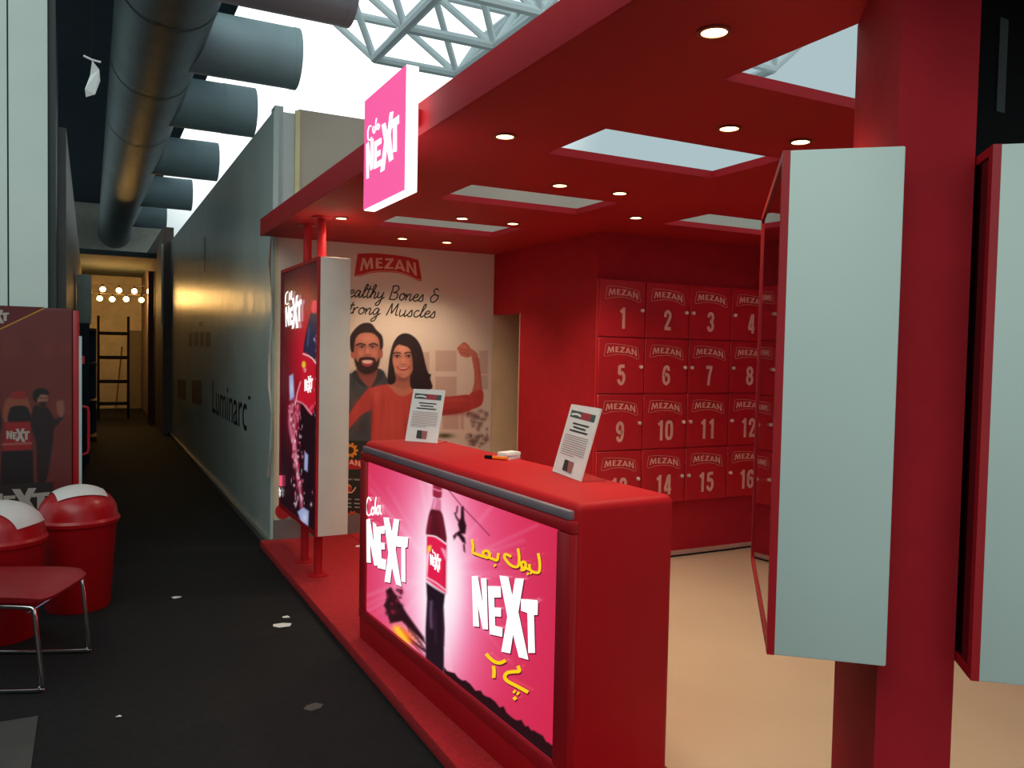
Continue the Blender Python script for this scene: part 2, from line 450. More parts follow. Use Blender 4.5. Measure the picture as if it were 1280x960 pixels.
# ------------------------------------------------------------------ pillar with two light boxes (turned 41 degrees)
S = 1.05
bear = math.radians(41.4)
A1 = Vector((math.sin(bear), math.cos(bear), 0)); B1 = Vector((math.cos(bear), -math.sin(bear), 0))   # away, right
NL = Vector((1.105, 1.094, 0))*S
def fin(v): return NL + A1*v[1] + B1*v[0] + Vector((0, 0, v[2]))
ZB, ZT = HC-0.545*S, HC+0.372*S
PILLAR = RED_D
struct(box('pillar', (0.204*S, 0.08*S, PLATFORM_Z), (0.334*S, 0.60*S, CEIL), PILLAR, xf=fin), 'red board fin pillar between two unlit light boxes', 'pillar')
SIDE_W = WHITE_BOARD
def fin_box(x0, x1, y0, y1, zb, zt, label):
    t = thing('light_box', tuple(fin(((x0+x1)/2, (y0+y1)/2, zb))), label, 'light box')
    box('box_body', (x0+0.012, y0, zb), (x1, y1, zt), SIDE_W, t, xf=fin, bevel=0.003)
    for z0, z1 in ((zb, zb+0.016), (zt-0.016, zt)):
        box('face_frame', (x0, y0, z0), (x0+0.014, y1, z1), RED_FRAME, t, xf=fin)
    for ya, yb in ((y0, y0+0.022), (y1-0.03, y1)):
        box('face_frame', (x0, ya, zb+0.016), (x0+0.014, yb, zt-0.016), RED_FRAME, t, xf=fin)
    box('gloss_face', (x0+0.004, y0+0.022, zb+0.016), (x0+0.010, y1-0.03, zt-0.016), BLACK_GLOSS, t, xf=fin)
    return t
fin_box(0.0, 0.203*S, 0.0, 0.72*S, ZB, ZT, 'unlit light box with white end and gloss face beside the cream floor')
fin_box(0.336*S, 0.56*S, -0.012, 0.70*S, ZB-0.005, ZT-0.006, 'unlit light box with white end on the far flank of the pillar')
# black screen hung from the canopy beyond the pillar
t = thing('hanging_screen', (2.2, 1.2, 1.97), 'black screen hung from the canopy beyond the red pillar', 'screen')
box('housing', (1.72, 1.17, 1.97), (2.75, 1.24, CEIL), BLACK, t, bevel=0.008)
box('label_strip', (1.83, 1.166, 2.12), (1.86, 1.17, 2.33), mat('dull_grey_sticker', (56, 66, 64), 0.6), t)

# ------------------------------------------------------------------ logo outlines (unit space, y up)
NEXT = [[(0, 1), (.09, 1), (.17, .62), (.165, .98), (.26, .96), (.245, .28), (.165, .3), (.085, .66), (.09, .3), (.015, .32)],
        [(.27, .86), (.46, .84), (.455, .70), (.36, .71), (.36, .62), (.44, .61), (.44, .49), (.36, .495), (.36, .40), (.47, .385), (.47, .24), (.28, .26)],
        [(.40, 1.12), (.53, 1.10), (.60, .78), (.66, 1.10), (.79, 1.08), (.68, .58), (.82, 0), (.68, .02), (.60, .36), (.53, .08), (.39, .10), (.52, .60)],
        [(.72, .86), (1.0, .86), (1.0, .70), (.92, .70), (.91, .18), (.80, .19), (.80, .70), (.72, .70)]]
def quad_map(f, tl, tr, br, bl):
    def g(u, v):
        a = Vector(bl).lerp(Vector(br), u); b = Vector(tl).lerp(Vector(tr), u)
        p = a.lerp(b, v)
        return f(p.x, p.y)
    return g
def put_next(art, quad, m):
    f0 = art.f
    g = quad_map(f0, *quad); art.f = g
    for p in NEXT: art.poly(p, m)
    art.f = f0
# MEZAN letters in badge pixels (1070 x 440, y down)
MEZ = [[(125, 370), (162, 362), (185, 230), (225, 345), (245, 345), (290, 215), (298, 335), (340, 330), (325, 155), (285, 155), (240, 260), (205, 160), (165, 160)],
       [(380, 330), (495, 325), (492, 295), (425, 298), (425, 250), (480, 248), (478, 222), (422, 224), (420, 190), (485, 185), (485, 158), (378, 162)],
       [(530, 165), (665, 165), (668, 185), (580, 305), (660, 308), (662, 335), (512, 332), (512, 312), (605, 195), (530, 200)],
       [(675, 345), (745, 185), (775, 188), (855, 372), (805, 368), (795, 335), (730, 325), (718, 348)],
       [(870, 385), (870, 200), (905, 205), (990, 370), (980, 230), (1015, 235), (1038, 450), (1005, 435), (905, 280), (915, 395)]]
MEZ_HOLE = [(742, 300), (785, 308), (760, 240)]
BADGE = [(100, 92), (350, 82), (600, 105), (850, 138), (1030, 185), (1062, 205), (1112, 500), (1080, 525), (1030, 512), (850, 432), (700, 398), (500, 386), (300, 402), (150, 445), (60, 450), (40, 425), (88, 108)]
DIG = {  # ribbons in a 1 x 2.2 box, y up
 '0': [([(.5, 2.0), (.18, 1.75), (.18, .45), (.5, .2), (.82, .45), (.82, 1.75)], True, True)],
 '1': [([(.62, 2.2), (.62, 0)], False, False), ([(.2, 1.72), (.62, 1.98)], False, False)],
 '2': [([(.18, 1.4), (.2, 1.8), (.5, 2.02), (.8, 1.75), (.76, 1.3), (.2, .2)], True, False), ([(.08, .18), (.95, .18)], False, False)],
 '3': [([(.18, 1.6), (.3, 1.95), (.65, 1.98), (.82, 1.65), (.7, 1.25), (.42, 1.15)], True, False), ([(.42, 1.15), (.72, 1.0), (.82, .55), (.62, .2), (.3, .22), (.17, .6)], True, False)],
 '4': [([(.72, 2.2), (.72, 0)], False, False), ([(.6, 2.1), (.15, .62)], False, False), ([(.05, .55), (1.0, .55)], False, False)],
 '5': [([(.25, 2.03), (.9, 2.03)], False, False), ([(.25, 2.1), (.22, 1.15)], False, False), ([(.22, 1.15), (.55, 1.35), (.82, 1.05), (.8, .5), (.5, .18), (.2, .4), (.17, .65)], True, False)],
 '6': [([(.82, 1.6), (.7, 1.97), (.35, 1.95), (.18, 1.5), (.18, .5), (.5, .18), (.82, .45), (.82, .95), (.55, 1.2), (.22, 1.0)], True, False)],
 '7': [([(.05, 2.02), (.95, 2.02)], False, False), ([(.8, 2.05), (.55, 1.1), (.42, 0)], False, False)],
 '8': [([(.5, 2.02), (.2, 1.8), (.22, 1.35), (.5, 1.15), (.78, 1.35), (.8, 1.8)], True, True), ([(.5, 1.15), (.18, .9), (.18, .4), (.5, .18), (.82, .4), (.82, .9)], True, True)],
 '9': [([(.18, .6), (.3, .22), (.65, .24), (.82, .7), (.82, 1.7), (.5, 2.02), (.18, 1.75), (.18, 1.25), (.45, 1.0), (.78, 1.2)], True, False)]}

# ------------------------------------------------------------------ locker bank
LY = 4.78
LX = [3.135, 3.528, 3.926, 4.330, 4.735]
LZ = [2.075, 1.672, 1.272, 0.870, 0.470]
bank = thing('locker_bank', (3.93, 4.79, 0.47), 'bank of sixteen red numbered lockers on the red wall', 'lockers')
LOCK = mat('locker_red', (196, 26, 38), 0.4, vary=0.04, scale=4)
PINK = mat('pale_pink_print', (236, 170, 155), 0.5, vary=0.03)
box('carcass', (LX[0], 4.775, LZ[-1]), (LX[-1], 4.799, LZ[0]), LOCK, bank)
n = 0
for r in range(4):
    for c in range(4):
        n += 1
        x0, x1, z1, z0 = LX[c]+0.004, LX[c+1]-0.004, LZ[r]-0.004, LZ[r+1]+0.004
        d = box('locker_door', (x0, 4.757, z0), (x1, 4.775, z1), LOCK, bank, bevel=0.003, seg=1)
        w, h = x1-x0, z1-z0
        f = lambda u, v: Vector((x0+u*w, 4.757, z1-v*h))
        a = Art(lambda x, y: f(0.11+(x-40)/1072*0.78, 0.11+(y-82)/443*0.27), (0, -1, 0), 0.001, 0.00006)
        a.line(BADGE, 9, PINK, smooth=False, closed=True)
        for p in MEZ: a.poly(p, PINK)
        a.poly(MEZ_HOLE, LOCK)
        a.build('brand_print', d)
        s = str(n); dw = 0.17; tot = dw*len(s)+0.03*(len(s)-1)
        a = Art(None, (0, -1, 0), 0.001, 0.00006)
        for k, ch in enumerate(s):
            u0 = 0.5-tot/2+k*(dw+0.03)
            a.f = lambda x, y, u0=u0: f(u0+x*dw, 0.855-y*0.375/2.2)
            for pts, sm, cl in DIG[ch]: a.line(pts, 0.36, PINK, smooth=sm, closed=cl)
        a.build('number_print', d)
        kx = x1-0.028 if c < 2 else x0+0.028
        tube('knob', [(kx, 4.757, z1-h*0.52), (kx, 4.742, z1-h*0.52), (kx, 4.738, z1-h*0.52)], [0.012, 0.013, 0.008], mat('pale_knob', (240, 215, 205), 0.3), d, 10)

# ------------------------------------------------------------------ poster
POSTER = mat('poster_print_cream', (232, 218, 200), 0.6, vary=0.0, scale=1)
PP = (0, PY-0.004, 0); PN = (0, 1, 0)
poster = tag(box('wall_poster', (1.29, PY-0.004, PLATFORM_Z+0.15), (WA-0.004, PY, CEIL-0.001), POSTER), 'tall advertising poster of two smiling people with script slogan', 'poster')
def pm(name, rgb): return mat('print_'+name, rgb, 0.6, vary=0.05, scale=9)
SKIN, SKIN2, SKIND = pm('skin_tan', (196, 128, 104)), pm('skin_rose', (206, 138, 112)), pm('skin_shade', (160, 92, 78))
HAIR, SHIRT, TOP = pm('dark_hair', (44, 28, 28)), pm('slate_shirt', (78, 84, 88)), pm('coral_top', (206, 76, 66))
TOPD = pm('coral_shade', (178, 58, 54))
TEETH, LIP, PALE = pm('teeth', (232, 205, 195)), pm('lip', (176, 62, 62)), pm('pale_window', (206, 178, 160))
PALE2 = pm('window_light', (226, 204, 186)); FOL = pm('dull_leaf', (134, 104, 98)); INK = pm('dark_ink', (40, 40, 28))
GRN, SUN, SUNC, BAND = pm('dark_green', (38, 44, 34)), pm('sunflower', (232, 150, 30)), pm('seed_brown', (62, 34, 20)), pm('band_red', (196, 34, 36))
P0 = cropper(400, 300, 0.1875, PP, PN); P1 = cropper(420, 400, 1/6, PP, PN); PB = cropper(400, 520, 1/6, PP, PN)
# portrait of the couple in front of a pale kitchen
p = Paint(420, 400, 1/6)
for (x0, y0, x1, y1) in ((745, 228, 905, 385), (745, 425, 905, 590), (1072, 225, 1140, 520), (800, 620, 960, 820), (620, 240, 700, 520)):
    p.poly([(x0, y0), (x1, y0), (x1, y1), (x0, y1)], (204, 172, 156), 8, 0.75, False)
for x in (722, 925, 986, 1055, 1148): p.line([(x, 222), (x+3, 940)], 14, (236, 212, 194), 5, 0.8)
for y, x0 in ((220, 380), (405, 700), (838, 965)): p.line([(x0, y), (1176, y+6)], 10, (236, 212, 194), 5, 0.8)
rs = random.Random(5)
for k in range(60):
    x = rs.uniform(985, 1135); y = rs.choice((rs.uniform(680, 825), rs.uniform(858, 950)))
    p.blob(x, y, rs.uniform(8, 20), rs.uniform(8, 20), rs.choice(((128, 96, 96), (110, 84, 84), (150, 112, 104), (112, 96, 84))), 0.6)
p.blob(815, 868, 60, 18, (72, 66, 30), 0.9)
# man
p.poly([(-160, 560), (-60, 470), (40, 425), (140, 392), (330, 366), (385, 440), (430, 480), (450, 980), (-160, 980)], (74, 80, 84), 5)
for (x, y, rx, ry, c) in ((90, 520, 40, 90, (92, 98, 102)), (130, 470, 20, 60, (58, 62, 66)), (190, 800, 60, 80, (60, 62, 66)), (20, 620, 30, 120, (86, 94, 98)), (350, 440, 22, 40, (60, 64, 70))): p.blob(x, y, rx, ry, c, 0.8)
p.poly([(168, 360), (312, 360), (326, 420), (262, 502), (225, 486), (172, 425)], (150, 82, 72), 6)
p.blob(240, 400, 70, 22, (112, 58, 54), 0.8)
p.poly([(150, 376), (172, 425), (228, 505), (172, 480), (118, 412)], (52, 58, 64), 4); p.poly([(318, 366), (356, 402), (318, 470), (262, 508), (300, 436)], (52, 58, 64), 4)
p.ell(125, 252, 16, 36, (190, 112, 94), 5); p.ell(338, 252, 13, 36, (178, 104, 88), 5)
p.poly([(134, 225), (142, 140), (190, 92), (270, 92), (320, 130), (330, 230), (322, 300), (300, 355), (250, 390), (200, 388), (160, 352), (138, 300)], (202, 130, 106), 5)
for (x, y, rx, ry, c, a) in ((236, 140, 60, 30, (224, 154, 128), .8), (150, 240, 18, 60, (166, 94, 80), .8), (322, 240, 16, 70, (160, 90, 78), .8), (188, 252, 26, 18, (220, 138, 116), .8), (286, 252, 24, 18, (216, 134, 112), .8), (236, 228, 12, 30, (226, 156, 130), .8), (192, 200, 32, 15, (150, 84, 72), .85), (274, 200, 32, 15, (150, 84, 72), .85), (216, 225, 8, 26, (172, 100, 84), .6), (236, 262, 24, 7, (150, 84, 72), .8)): p.blob(x, y, rx, ry, c, a)
p.poly([(108, 218), (104, 130), (148, 62), (200, 26), (262, 26), (302, 74), (346, 122), (352, 200), (332, 222), (320, 142), (272, 98), (190, 98), (146, 142), (134, 232), (120, 240)], (40, 26, 26), 6)
for k in range(10): x = 140+k*12; p.line([(x, 98), (x+8, 66), (x+32, 46)], 4, (66, 46, 42), 4, 0.5)
p.poly([(137, 284), (166, 314), (178, 286), (232, 276), (290, 286), (302, 314), (327, 280), (321, 335), (300, 378), (250, 404), (200, 400), (156, 362)], (48, 30, 28), 9)
for k in range(40): p.blob(rs.uniform(150, 316), rs.uniform(300, 395), 7, 5, rs.choice(((34, 22, 22), (66, 44, 40))), 0.5)
p.poly([(190, 304), (235, 296), (280, 304), (272, 336), (236, 350), (200, 338)], (172, 70, 70), 4); p.poly([(198, 305), (235, 301), (272, 306), (264, 322), (236, 328), (206, 322)], (238, 216, 206), 4)
for ex in (193, 273):
    p.ell(ex, 204, 17, 7, (206, 176, 166), 4); p.ell(ex, 204, 8, 7, (34, 22, 20), 4); p.line([(ex-19, 201), (ex, 195), (ex+19, 202)], 5, (44, 26, 24), 3)
p.line([(152, 190), (184, 177), (216, 187)], 11, (42, 27, 26), 5); p.line([(250, 187), (284, 177), (310, 190)], 11, (42, 27, 26), 5)
# woman
p.poly([(262, 505), (200, 560), (110, 690), (40, 800), (-100, 940), (-40, 1000), (60, 870), (180, 720), (280, 660), (330, 560)], (196, 70, 64), 6)
p.poly([(690, 520), (770, 566), (850, 574), (985, 560), (1012, 576), (1092, 566), (1094, 620), (1060, 652), (960, 692), (800, 716), (720, 722), (680, 600)], (192, 66, 62), 6)
p.poly([(1012, 580), (1036, 470), (1034, 370), (1018, 268), (1058, 256), (1084, 410), (1090, 520), (1102, 560), (1092, 636), (1040, 640)], (206, 112, 92), 5)
p.line([(1066, 290), (1080, 420), (1092, 540)], 12, (172, 84, 72), 8, 0.7)
p.poly([(1000, 566), (1030, 540), (1092, 524), (1106, 560), (1100, 610), (1076, 648), (1010, 660)], (200, 72, 66), 8)
p.poly([(908, 210), (935, 184), (960, 166), (992, 184), (1008, 210), (1050, 240), (1064, 270), (1018, 272), (984, 282), (938, 268), (918, 236)], (206, 122, 100), 5)
for q in ([(922, 212), (950, 222), (985, 232)], [(932, 242), (962, 250), (992, 262)], [(960, 172), (975, 196), (1000, 214)]): p.line(q, 5, (156, 82, 70), 4, 0.8)
p.blob(965, 200, 22, 14, (226, 146, 122), .7)
p.poly([(250, 514), (320, 492), (400, 478), (480, 520), (560, 512), (700, 515), (760, 560), (765, 720), (735, 900), (730, 980), (255, 980), (262, 900), (270, 700), (255, 600)], (208, 78, 68), 6, 1, False)
for (x, y, rx, ry, c, a) in ((300, 560, 40, 60, (222, 98, 84), .8), (270, 720, 14, 140, (160, 52, 50), .8), (420, 760, 60, 120, (214, 86, 74), .8), (600, 700, 60, 160, (186, 60, 56), .7), (520, 820, 14, 100, (180, 58, 54), .7), (860, 690, 120, 22, (160, 50, 50), .8), (900, 600, 110, 18, (214, 86, 76), .8), (150, 690, 30, 90, (214, 84, 74), .6), (350, 640, 14, 100, (186, 62, 56), .6), (700, 640, 20, 80, (160, 50, 50), .7)): p.blob(x, y, rx, ry, c, a)
for k in range(5): p.line([(330+k*60, 600), (336+k*58, 760), (330+k*62, 900)], 5, (186, 62, 58), 6, 0.5)
p.poly([(446, 395), (562, 395), (568, 500), (548, 548), (505, 560), (460, 530), (385, 492), (440, 465)], (186, 112, 92), 6)
p.poly([(400, 486), (470, 510), (520, 520), (560, 500), (600, 520), (540, 560), (490, 572), (440, 545)], (206, 128, 104), 10)
p.blob(500, 440, 56, 26, (140, 78, 68), .85)
p.poly([(478, 112), (540, 102), (602, 142), (642, 214), (668, 320), (690, 395), (712, 410), (706, 440), (722, 512), (640, 522), (566, 512), (556, 420), (588, 340), (582, 260), (552, 194), (482, 184), (442, 218), (428, 300), (442, 390), (446, 462), (404, 484), (386, 450), (394, 350), (406, 260), (432, 168)], (38, 24, 28), 6)
p.poly([(424, 300), (438, 222), (474, 184), (540, 186), (574, 250), (582, 340), (558, 398), (512, 434), (474, 418), (440, 372)], (214, 142, 116), 5)
for (x, y, rx, ry, c, a) in ((500, 215, 40, 26, (230, 166, 140), .8), (566, 330, 20, 70, (164, 98, 82), .8), (455, 320, 20, 22, (228, 150, 128), .8), (540, 322, 22, 20, (218, 138, 116), .7), (505, 300, 9, 34, (232, 168, 142), .7), (458, 272, 30, 14, (150, 84, 74), .85), (545, 272, 30, 14, (150, 84, 74), .85), (506, 334, 20, 6, (160, 92, 80), .8), (505, 400, 30, 12, (226, 158, 132), .6), (480, 410, 40, 12, (170, 100, 84), .4)): p.blob(x, y, rx, ry, c, a)
p.poly([(474, 182), (520, 176), (566, 200), (592, 262), (596, 360), (580, 420), (576, 330), (566, 250), (540, 204)], (38, 24, 28), 7)
for q in ([(540, 120), (600, 180), (630, 300), (650, 420)], [(520, 130), (585, 220), (610, 360), (620, 490)], [(440, 190), (415, 290), (405, 420)], [(600, 260), (630, 380), (670, 490)]): p.line(q, 6, (66, 44, 46), 7, 0.55)
for ex in (458, 545):
    p.ell(ex, 274, 17, 7, (200, 172, 164), 4); p.ell(ex, 274, 9, 8, (32, 20, 20), 4); p.line([(ex-20, 270), (ex, 262), (ex+20, 270)], 6, (30, 18, 20), 3)
p.line([(432, 251), (455, 243), (482, 250)], 9, (44, 28, 28), 5); p.line([(516, 250), (546, 242), (574, 252)], 9, (44, 28, 28), 5)
p.poly([(454, 350), (500, 354), (552, 350), (532, 374), (500, 382), (474, 372)], (184, 70, 72), 4); p.poly([(468, 355), (500, 358), (538, 355), (520, 364), (486, 365)], (240, 216, 208), 3)
pc = np.array((232., 218., 200.))
picture('portrait_print', poster, (1.60, PY-0.004, 0.60), (WA-0.006-1.60, 0, 0), (0, 0, 1.34), 300, 290, (0, -1, 0), p, tuple(pc), 0.0008, grain=0.01)
# badge
a = Art(cropper(440, 310, 100/1280, PP, PN), (0, -1, 0), 0.002)
a.poly(BADGE, pm('badge_red', (206, 42, 36)), True, 3)
BP = pm('badge_pink', (240, 190, 165))
for p in MEZ: a.poly(p, BP)
a.poly(MEZ_HOLE, MATS['print_badge_red'])
a.line([(60, 436), (150, 428), (300, 384), (500, 368), (700, 380), (850, 414), (1030, 494), (1096, 505)], 9, BP)
a.build('brand_badge', poster)
# slogan in a script hand
SC = {'H': (1.2, [[(.15, 2), (0, 0)], [(.9, 2), (.75, 0)], [(0, 1), (.9, 1.08)]]), 'e': (.72, [[(0, .45), (.45, .6), (.55, .88), (.32, 1), (.07, .6), (.15, .1), (.45, 0), (.8, .35)]]),
 'a': (.9, [[(.6, .9), (.3, 1), (.04, .5), (.15, .05), (.4, .2), (.62, .95)], [(.62, .95), (.58, .2), (.72, 0), (.95, .35)]]), 'l': (.5, [[(0, .3), (.4, 1.5), (.38, 2), (.2, 1.7), (.12, .4), (.25, 0), (.52, .3)]]),
 't': (.5, [[(.25, 1.8), (.12, .4), (.25, 0), (.5, .3)], [(-.1, 1.25), (.5, 1.35)]]), 'h': (.85, [[(0, .3), (.38, 1.5), (.35, 2), (.18, 1.7), (.1, 0)], [(.1, .4), (.35, .95), (.55, .8), (.5, .2), (.62, 0), (.88, .35)]]),
 'y': (.85, [[(.05, 1), (.05, .35), (.25, .1), (.55, .5), (.65, 1)], [(.65, 1), (.5, -.6), (.2, -1), (.05, -.7), (.9, .3)]]), 'B': (1.1, [[(.1, 2), (0, 0)], [(-.05, 1.9), (.5, 2.05), (.8, 1.7), (.6, 1.2), (.2, 1.05)], [(.2, 1.05), (.75, .95), (.85, .4), (.5, 0), (-.1, .05)]]),
 'o': (.8, [[(.4, 1), (.1, .8), (.05, .3), (.3, 0), (.6, .3), (.6, .8), (.4, 1), (.55, .75), (.88, .8)]]), 'n': (.85, [[(0, 1), (.05, 0)], [(.05, .4), (.3, .95), (.5, .85), (.48, .2), (.6, 0), (.85, .35)]]),
 's': (.68, [[(0, .2), (.35, 1), (.45, .55), (.5, .15), (.25, 0), (0, .15)]]), '&': (1.1, [[(.75, 1.75), (.45, 2), (.2, 1.7), (.4, 1.15), (.65, 1.1)], [(.4, 1.15), (.05, .75), (.1, .15), (.45, 0), (.8, .4), (.85, 1.0), (.6, 1.0)]]),
 'S': (.95, [[(.8, 1.7), (.5, 2), (.15, 1.7), (.35, 1.15), (.6, .6), (.4, .05), (0, .25)]]), 'r': (.6, [[(0, 1), (.05, 0)], [(.05, .5), (.3, 1), (.52, .9)]]),
 'g': (.9, [[(.6, .9), (.3, 1), (.04, .5), (.15, .05), (.4, .2), (.62, .95)], [(.62, .95), (.5, -.6), (.2, -1), (.05, -.7), (.9, .3)]]), 'M': (1.4, [[(0, 0), (.3, 1.9)], [(.3, 1.9), (.5, .3)], [(.5, .3), (1, 1.9)], [(1, 1.9), (1.02, .2), (1.25, .2)]]),
 'u': (.95, [[(.02, 1), (.05, .2), (.25, 0), (.55, .4), (.62, 1)], [(.62, 1), (.6, .15), (.72, 0), (.95, .35)]]), 'c': (.7, [[(.55, .85), (.3, 1), (.05, .6), (.12, .1), (.4, 0), (.72, .3)]]), ' ': (.7, [])}
def script(art, text, skip, x0, x1, y0, y1, xh, m, w):
    """text set so that what follows its first 'skip' letters runs from x0 to x1 along a sloping baseline"""
    adv = [SC[c][0] for c in text]; pre = sum(adv[:skip]); tot = sum(adv[skip:]); k = (x1-x0)/tot
    x = -pre
    for c, ad in zip(text, adv):
        for st in SC[c][1]:
            q = []
            for (u, v) in st:
                X = x0+(x+u+v*0.22)*k; Y = y0+(y1-y0)*((X-x0)/(x1-x0))-v*xh
                q.append((X, Y))
            art.line(q, w, m)
        x += ad
a = Art(P0, (0, -1, 0), 0.002, 0.00004)
script(a, 'Healthy Bones &', 1, 186, 790, 378, 418, 46, INK, 8)
script(a, 'Strong Muscles', 1, 186, 770, 490, 520, 44, INK, 8)
a.build('slogan_print', poster)
# lower strip: sunflowers, red band and small print
a = Art(PB, (0, -1, 0), 0.0105, 0.00008)
a.poly([(-40, 176), (300, 185), (980, 205), (980, 905), (300, 808), (-40, 804)], GRN)
a.poly([(-40, 323), (300, 328), (980, 360), (980, 440), (300, 398), (-40, 391)], BAND)
a.poly([(-40, 453), (980, 500), (980, 520), (-40, 466)], pm('olive_line', (92, 96, 70)), False)
def flower(cx, cy, r, m=SUN):
    for k in range(10):
        an = 2*math.pi*k/10
        a.ell(cx+r*0.62*math.cos(an), cy+r*0.62*math.sin(an), r*0.42, r*0.2, m, 10, an)
    a.ell(cx, cy, r*0.45, r*0.45, SUNC)
for fx in (70, 225, 520, 760): flower(fx, 252+fx*0.02, 58)
for fx in (20, 165, 240, 560, 720): flower(fx, 748+fx*0.02, 46, pm('flower_orange', (206, 84, 36)))
f0 = a.f
for bx in (60, 420):
    a.f = lambda x, y, bx=bx: f0(bx+(x-40)*0.24, 300+bx*0.03+(y-82)*0.22)
    for p in MEZ: a.poly(p, BP)
a.f = f0
SMALL = pm('small_print', (150, 148, 136))
for y in (462, 610, 640, 668):
    for k in range(0, 12): a.line([(k*62+random.uniform(0, 12), y+k*3), (k*62+44, y+k*3+2)], 11, SMALL, False)
for bx in (190, 600):
    a.poly([(bx-60, 512), (bx+20, 508), (bx+40, 540), (bx-10, 582), (bx-60, 578)], SUN, True)
    a.line([(bx-10, 560), (bx+40, 570), (bx+72, 530)], 9, BP)
    a.ell(bx+20, 545, 24, 20, pm('bowl_red', (170, 50, 34)))
a.build('sunflower_strip', poster)
a = Art(lambda x, y: on_plane(x, y, PP, PN), (0, -1, 0), 0.014)
for cx in (353, 369): a.ell(cx, 639, 9.5, 9.5, pm('tomato', (190, 26, 34)))
a.build('tomato_print', poster)

# light switch and fittings in the storeroom doorway
box('door_reveal', (WA-0.002, 5.935, PLATFORM_Z), (WA+0.062, 5.945, 1.875), mat('pale_door_edge', (214, 190, 160), 0.6), bpy.data.objects['wall_side'])
t = tag(box('switch_panel', (3.885, 6.30, 1.15), (3.90, 6.42, 1.75), mat('pale_cabinet', (205, 180, 140), 0.5), bevel=0.004), 'pale narrow panel on the storeroom wall', 'panel')

# ------------------------------------------------------------------ light tower with cola advert
TX0, TX1, TY0, TY1, TZ0, TZ1 = 1.265, 1.474, 5.10, 6.22, 0.36, 2.125
t = thing('light_tower', (1.33, 5.6, PLATFORM_Z), 'tall light box advert with splashing bottle on two red poles', 'light box')
body = box('box_body', (TX0+0.015, TY0, TZ0), (TX1, TY1, TZ1), mat('tower_white_side', (224, 216, 204), 0.5, vary=0.03), t, bevel=0.004)
for py in (5.30, 5.68):
    tube('pole', [(1.335, py, PLATFORM_Z), (1.335, py, TZ0)], 0.028, RED, t, 16)
    tube('pole', [(1.335, py, TZ1), (1.335, py, CEIL)], 0.028, RED, t, 16)
    lathe('pole_flange', [(0.07, 0), (0.07, 0.006), (0.03, 0.012)], (1.335, py, PLATFORM_Z), RED, t, 20)
    lathe('pole_flange', [(0.03, -0.012), (0.065, -0.006), (0.065, 0)], (1.335, py, CEIL), RED_FRAME, t, 20)
for (y0, y1, z0, z1) in ((TY0, TY1, TZ1-0.025, TZ1), (TY0, TY1, TZ0, TZ0+0.025), (TY0, TY0+0.025, TZ0+0.025, TZ1-0.025), (TY1-0.025, TY1, TZ0+0.025, TZ1-0.025)):
    box('face_frame', (TX0, y0, z0), (TX0+0.016, y1, z1), RED_FRAME, t)
scr = box('advert_face', (TX0+0.006, TY0+0.025, TZ0+0.025), (TX0+0.0145, TY1-0.025, TZ1-0.025),
    glow('tower_film', (40, 8, 20), 0.7), t)
def clampT(f):
    def g(x, y):
        p = f(x, y); p.y = min(max(p.y, TY0+0.03), TY1-0.03); p.z = min(max(p.z, TZ0+0.03), TZ1-0.03); return p
    return g
W = clampT(cropper(330, 320, 0.375, (TX0+0.006, 0, 0), (1, 0, 0)))
GW = glow('backlit_white', (255, 255, 255), 1.0); GR = glow('backlit_red', (214, 22, 48), 0.8); GD = glow('backlit_dark', (26, 10, 22), 0.5); GB = glow('backlit_blue_black', (40, 44, 74), 0.6)
GP = glow('backlit_pink', (240, 120, 150), 0.8); GI = glow('backlit_ice', (176, 186, 226), 0.75); GY = glow('backlit_yellow', (250, 206, 26), 0.95)
p = Paint(330, 320, 0.375)
p.blob(128, 330, 60, 240, (190, 16, 40), 1.0); p.blob(150, 300, 30, 160, (214, 24, 50), .9); p.blob(118, 560, 46, 130, (150, 14, 36), .8)
p.blob(60, 760, 40, 140, (26, 8, 20), .8); p.blob(180, 860, 50, 120, (20, 8, 18), .9)
p.poly([(160, 184), (176, 182), (186, 260), (190, 330), (184, 470), (170, 640), (160, 800), (122, 830), (112, 640), (122, 520), (130, 400), (132, 320), (142, 250)], (24, 8, 18), 3)
p.poly([(160, 190), (174, 188), (183, 265), (186, 345), (160, 335), (134, 318), (144, 250)], (36, 40, 74), 4); p.line([(150, 240), (146, 300)], 4, (90, 100, 150), 3, .7)
p.poly([(131, 324), (160, 338), (186, 368), (184, 440), (160, 530), (130, 490), (104, 480), (122, 420)], (208, 20, 44), 3)
p.blob(178, 420, 8, 60, (130, 8, 26), .8)
p.poly([(161, 152), (177, 150), (178, 186), (160, 188)], (236, 52, 84), 2)
p.line([(131, 326), (160, 340), (184, 372)], 4, (255, 240, 240), 2); p.line([(122, 420), (108, 478), (130, 492), (160, 528)], 4, (246, 170, 190), 3)
p.ell(133, 362, 7, 12, (250, 200, 60), 3); p.ell(137, 380, 5, 8, (246, 140, 150), 3)
rs = random.Random(9)
for q, w in (([(98, 480), (90, 560), (104, 640), (112, 720), (122, 790), (128, 850)], 10), ([(112, 500), (100, 600), (108, 700)], 7), ([(88, 500), (84, 560), (94, 620)], 5), ([(172, 280), (184, 330), (178, 420), (184, 480)], 3), ([(140, 500), (150, 515), (162, 500)], 5)): p.line(q, w, (240, 150, 176), 6, .7)
for k in range(150):
    t = rs.random(); x = 96+rs.gauss(0, 12)+t*26; y = 480+t*370
    p.blob(x, y, rs.uniform(1, 4), rs.uniform(3, 10), rs.choice(((255, 225, 235), (240, 140, 165), (190, 40, 70), (120, 10, 34))), .8)
for k in range(30): p.blob(rs.uniform(166, 190), rs.uniform(260, 620), 1.6, 4, (240, 200, 214), .7)
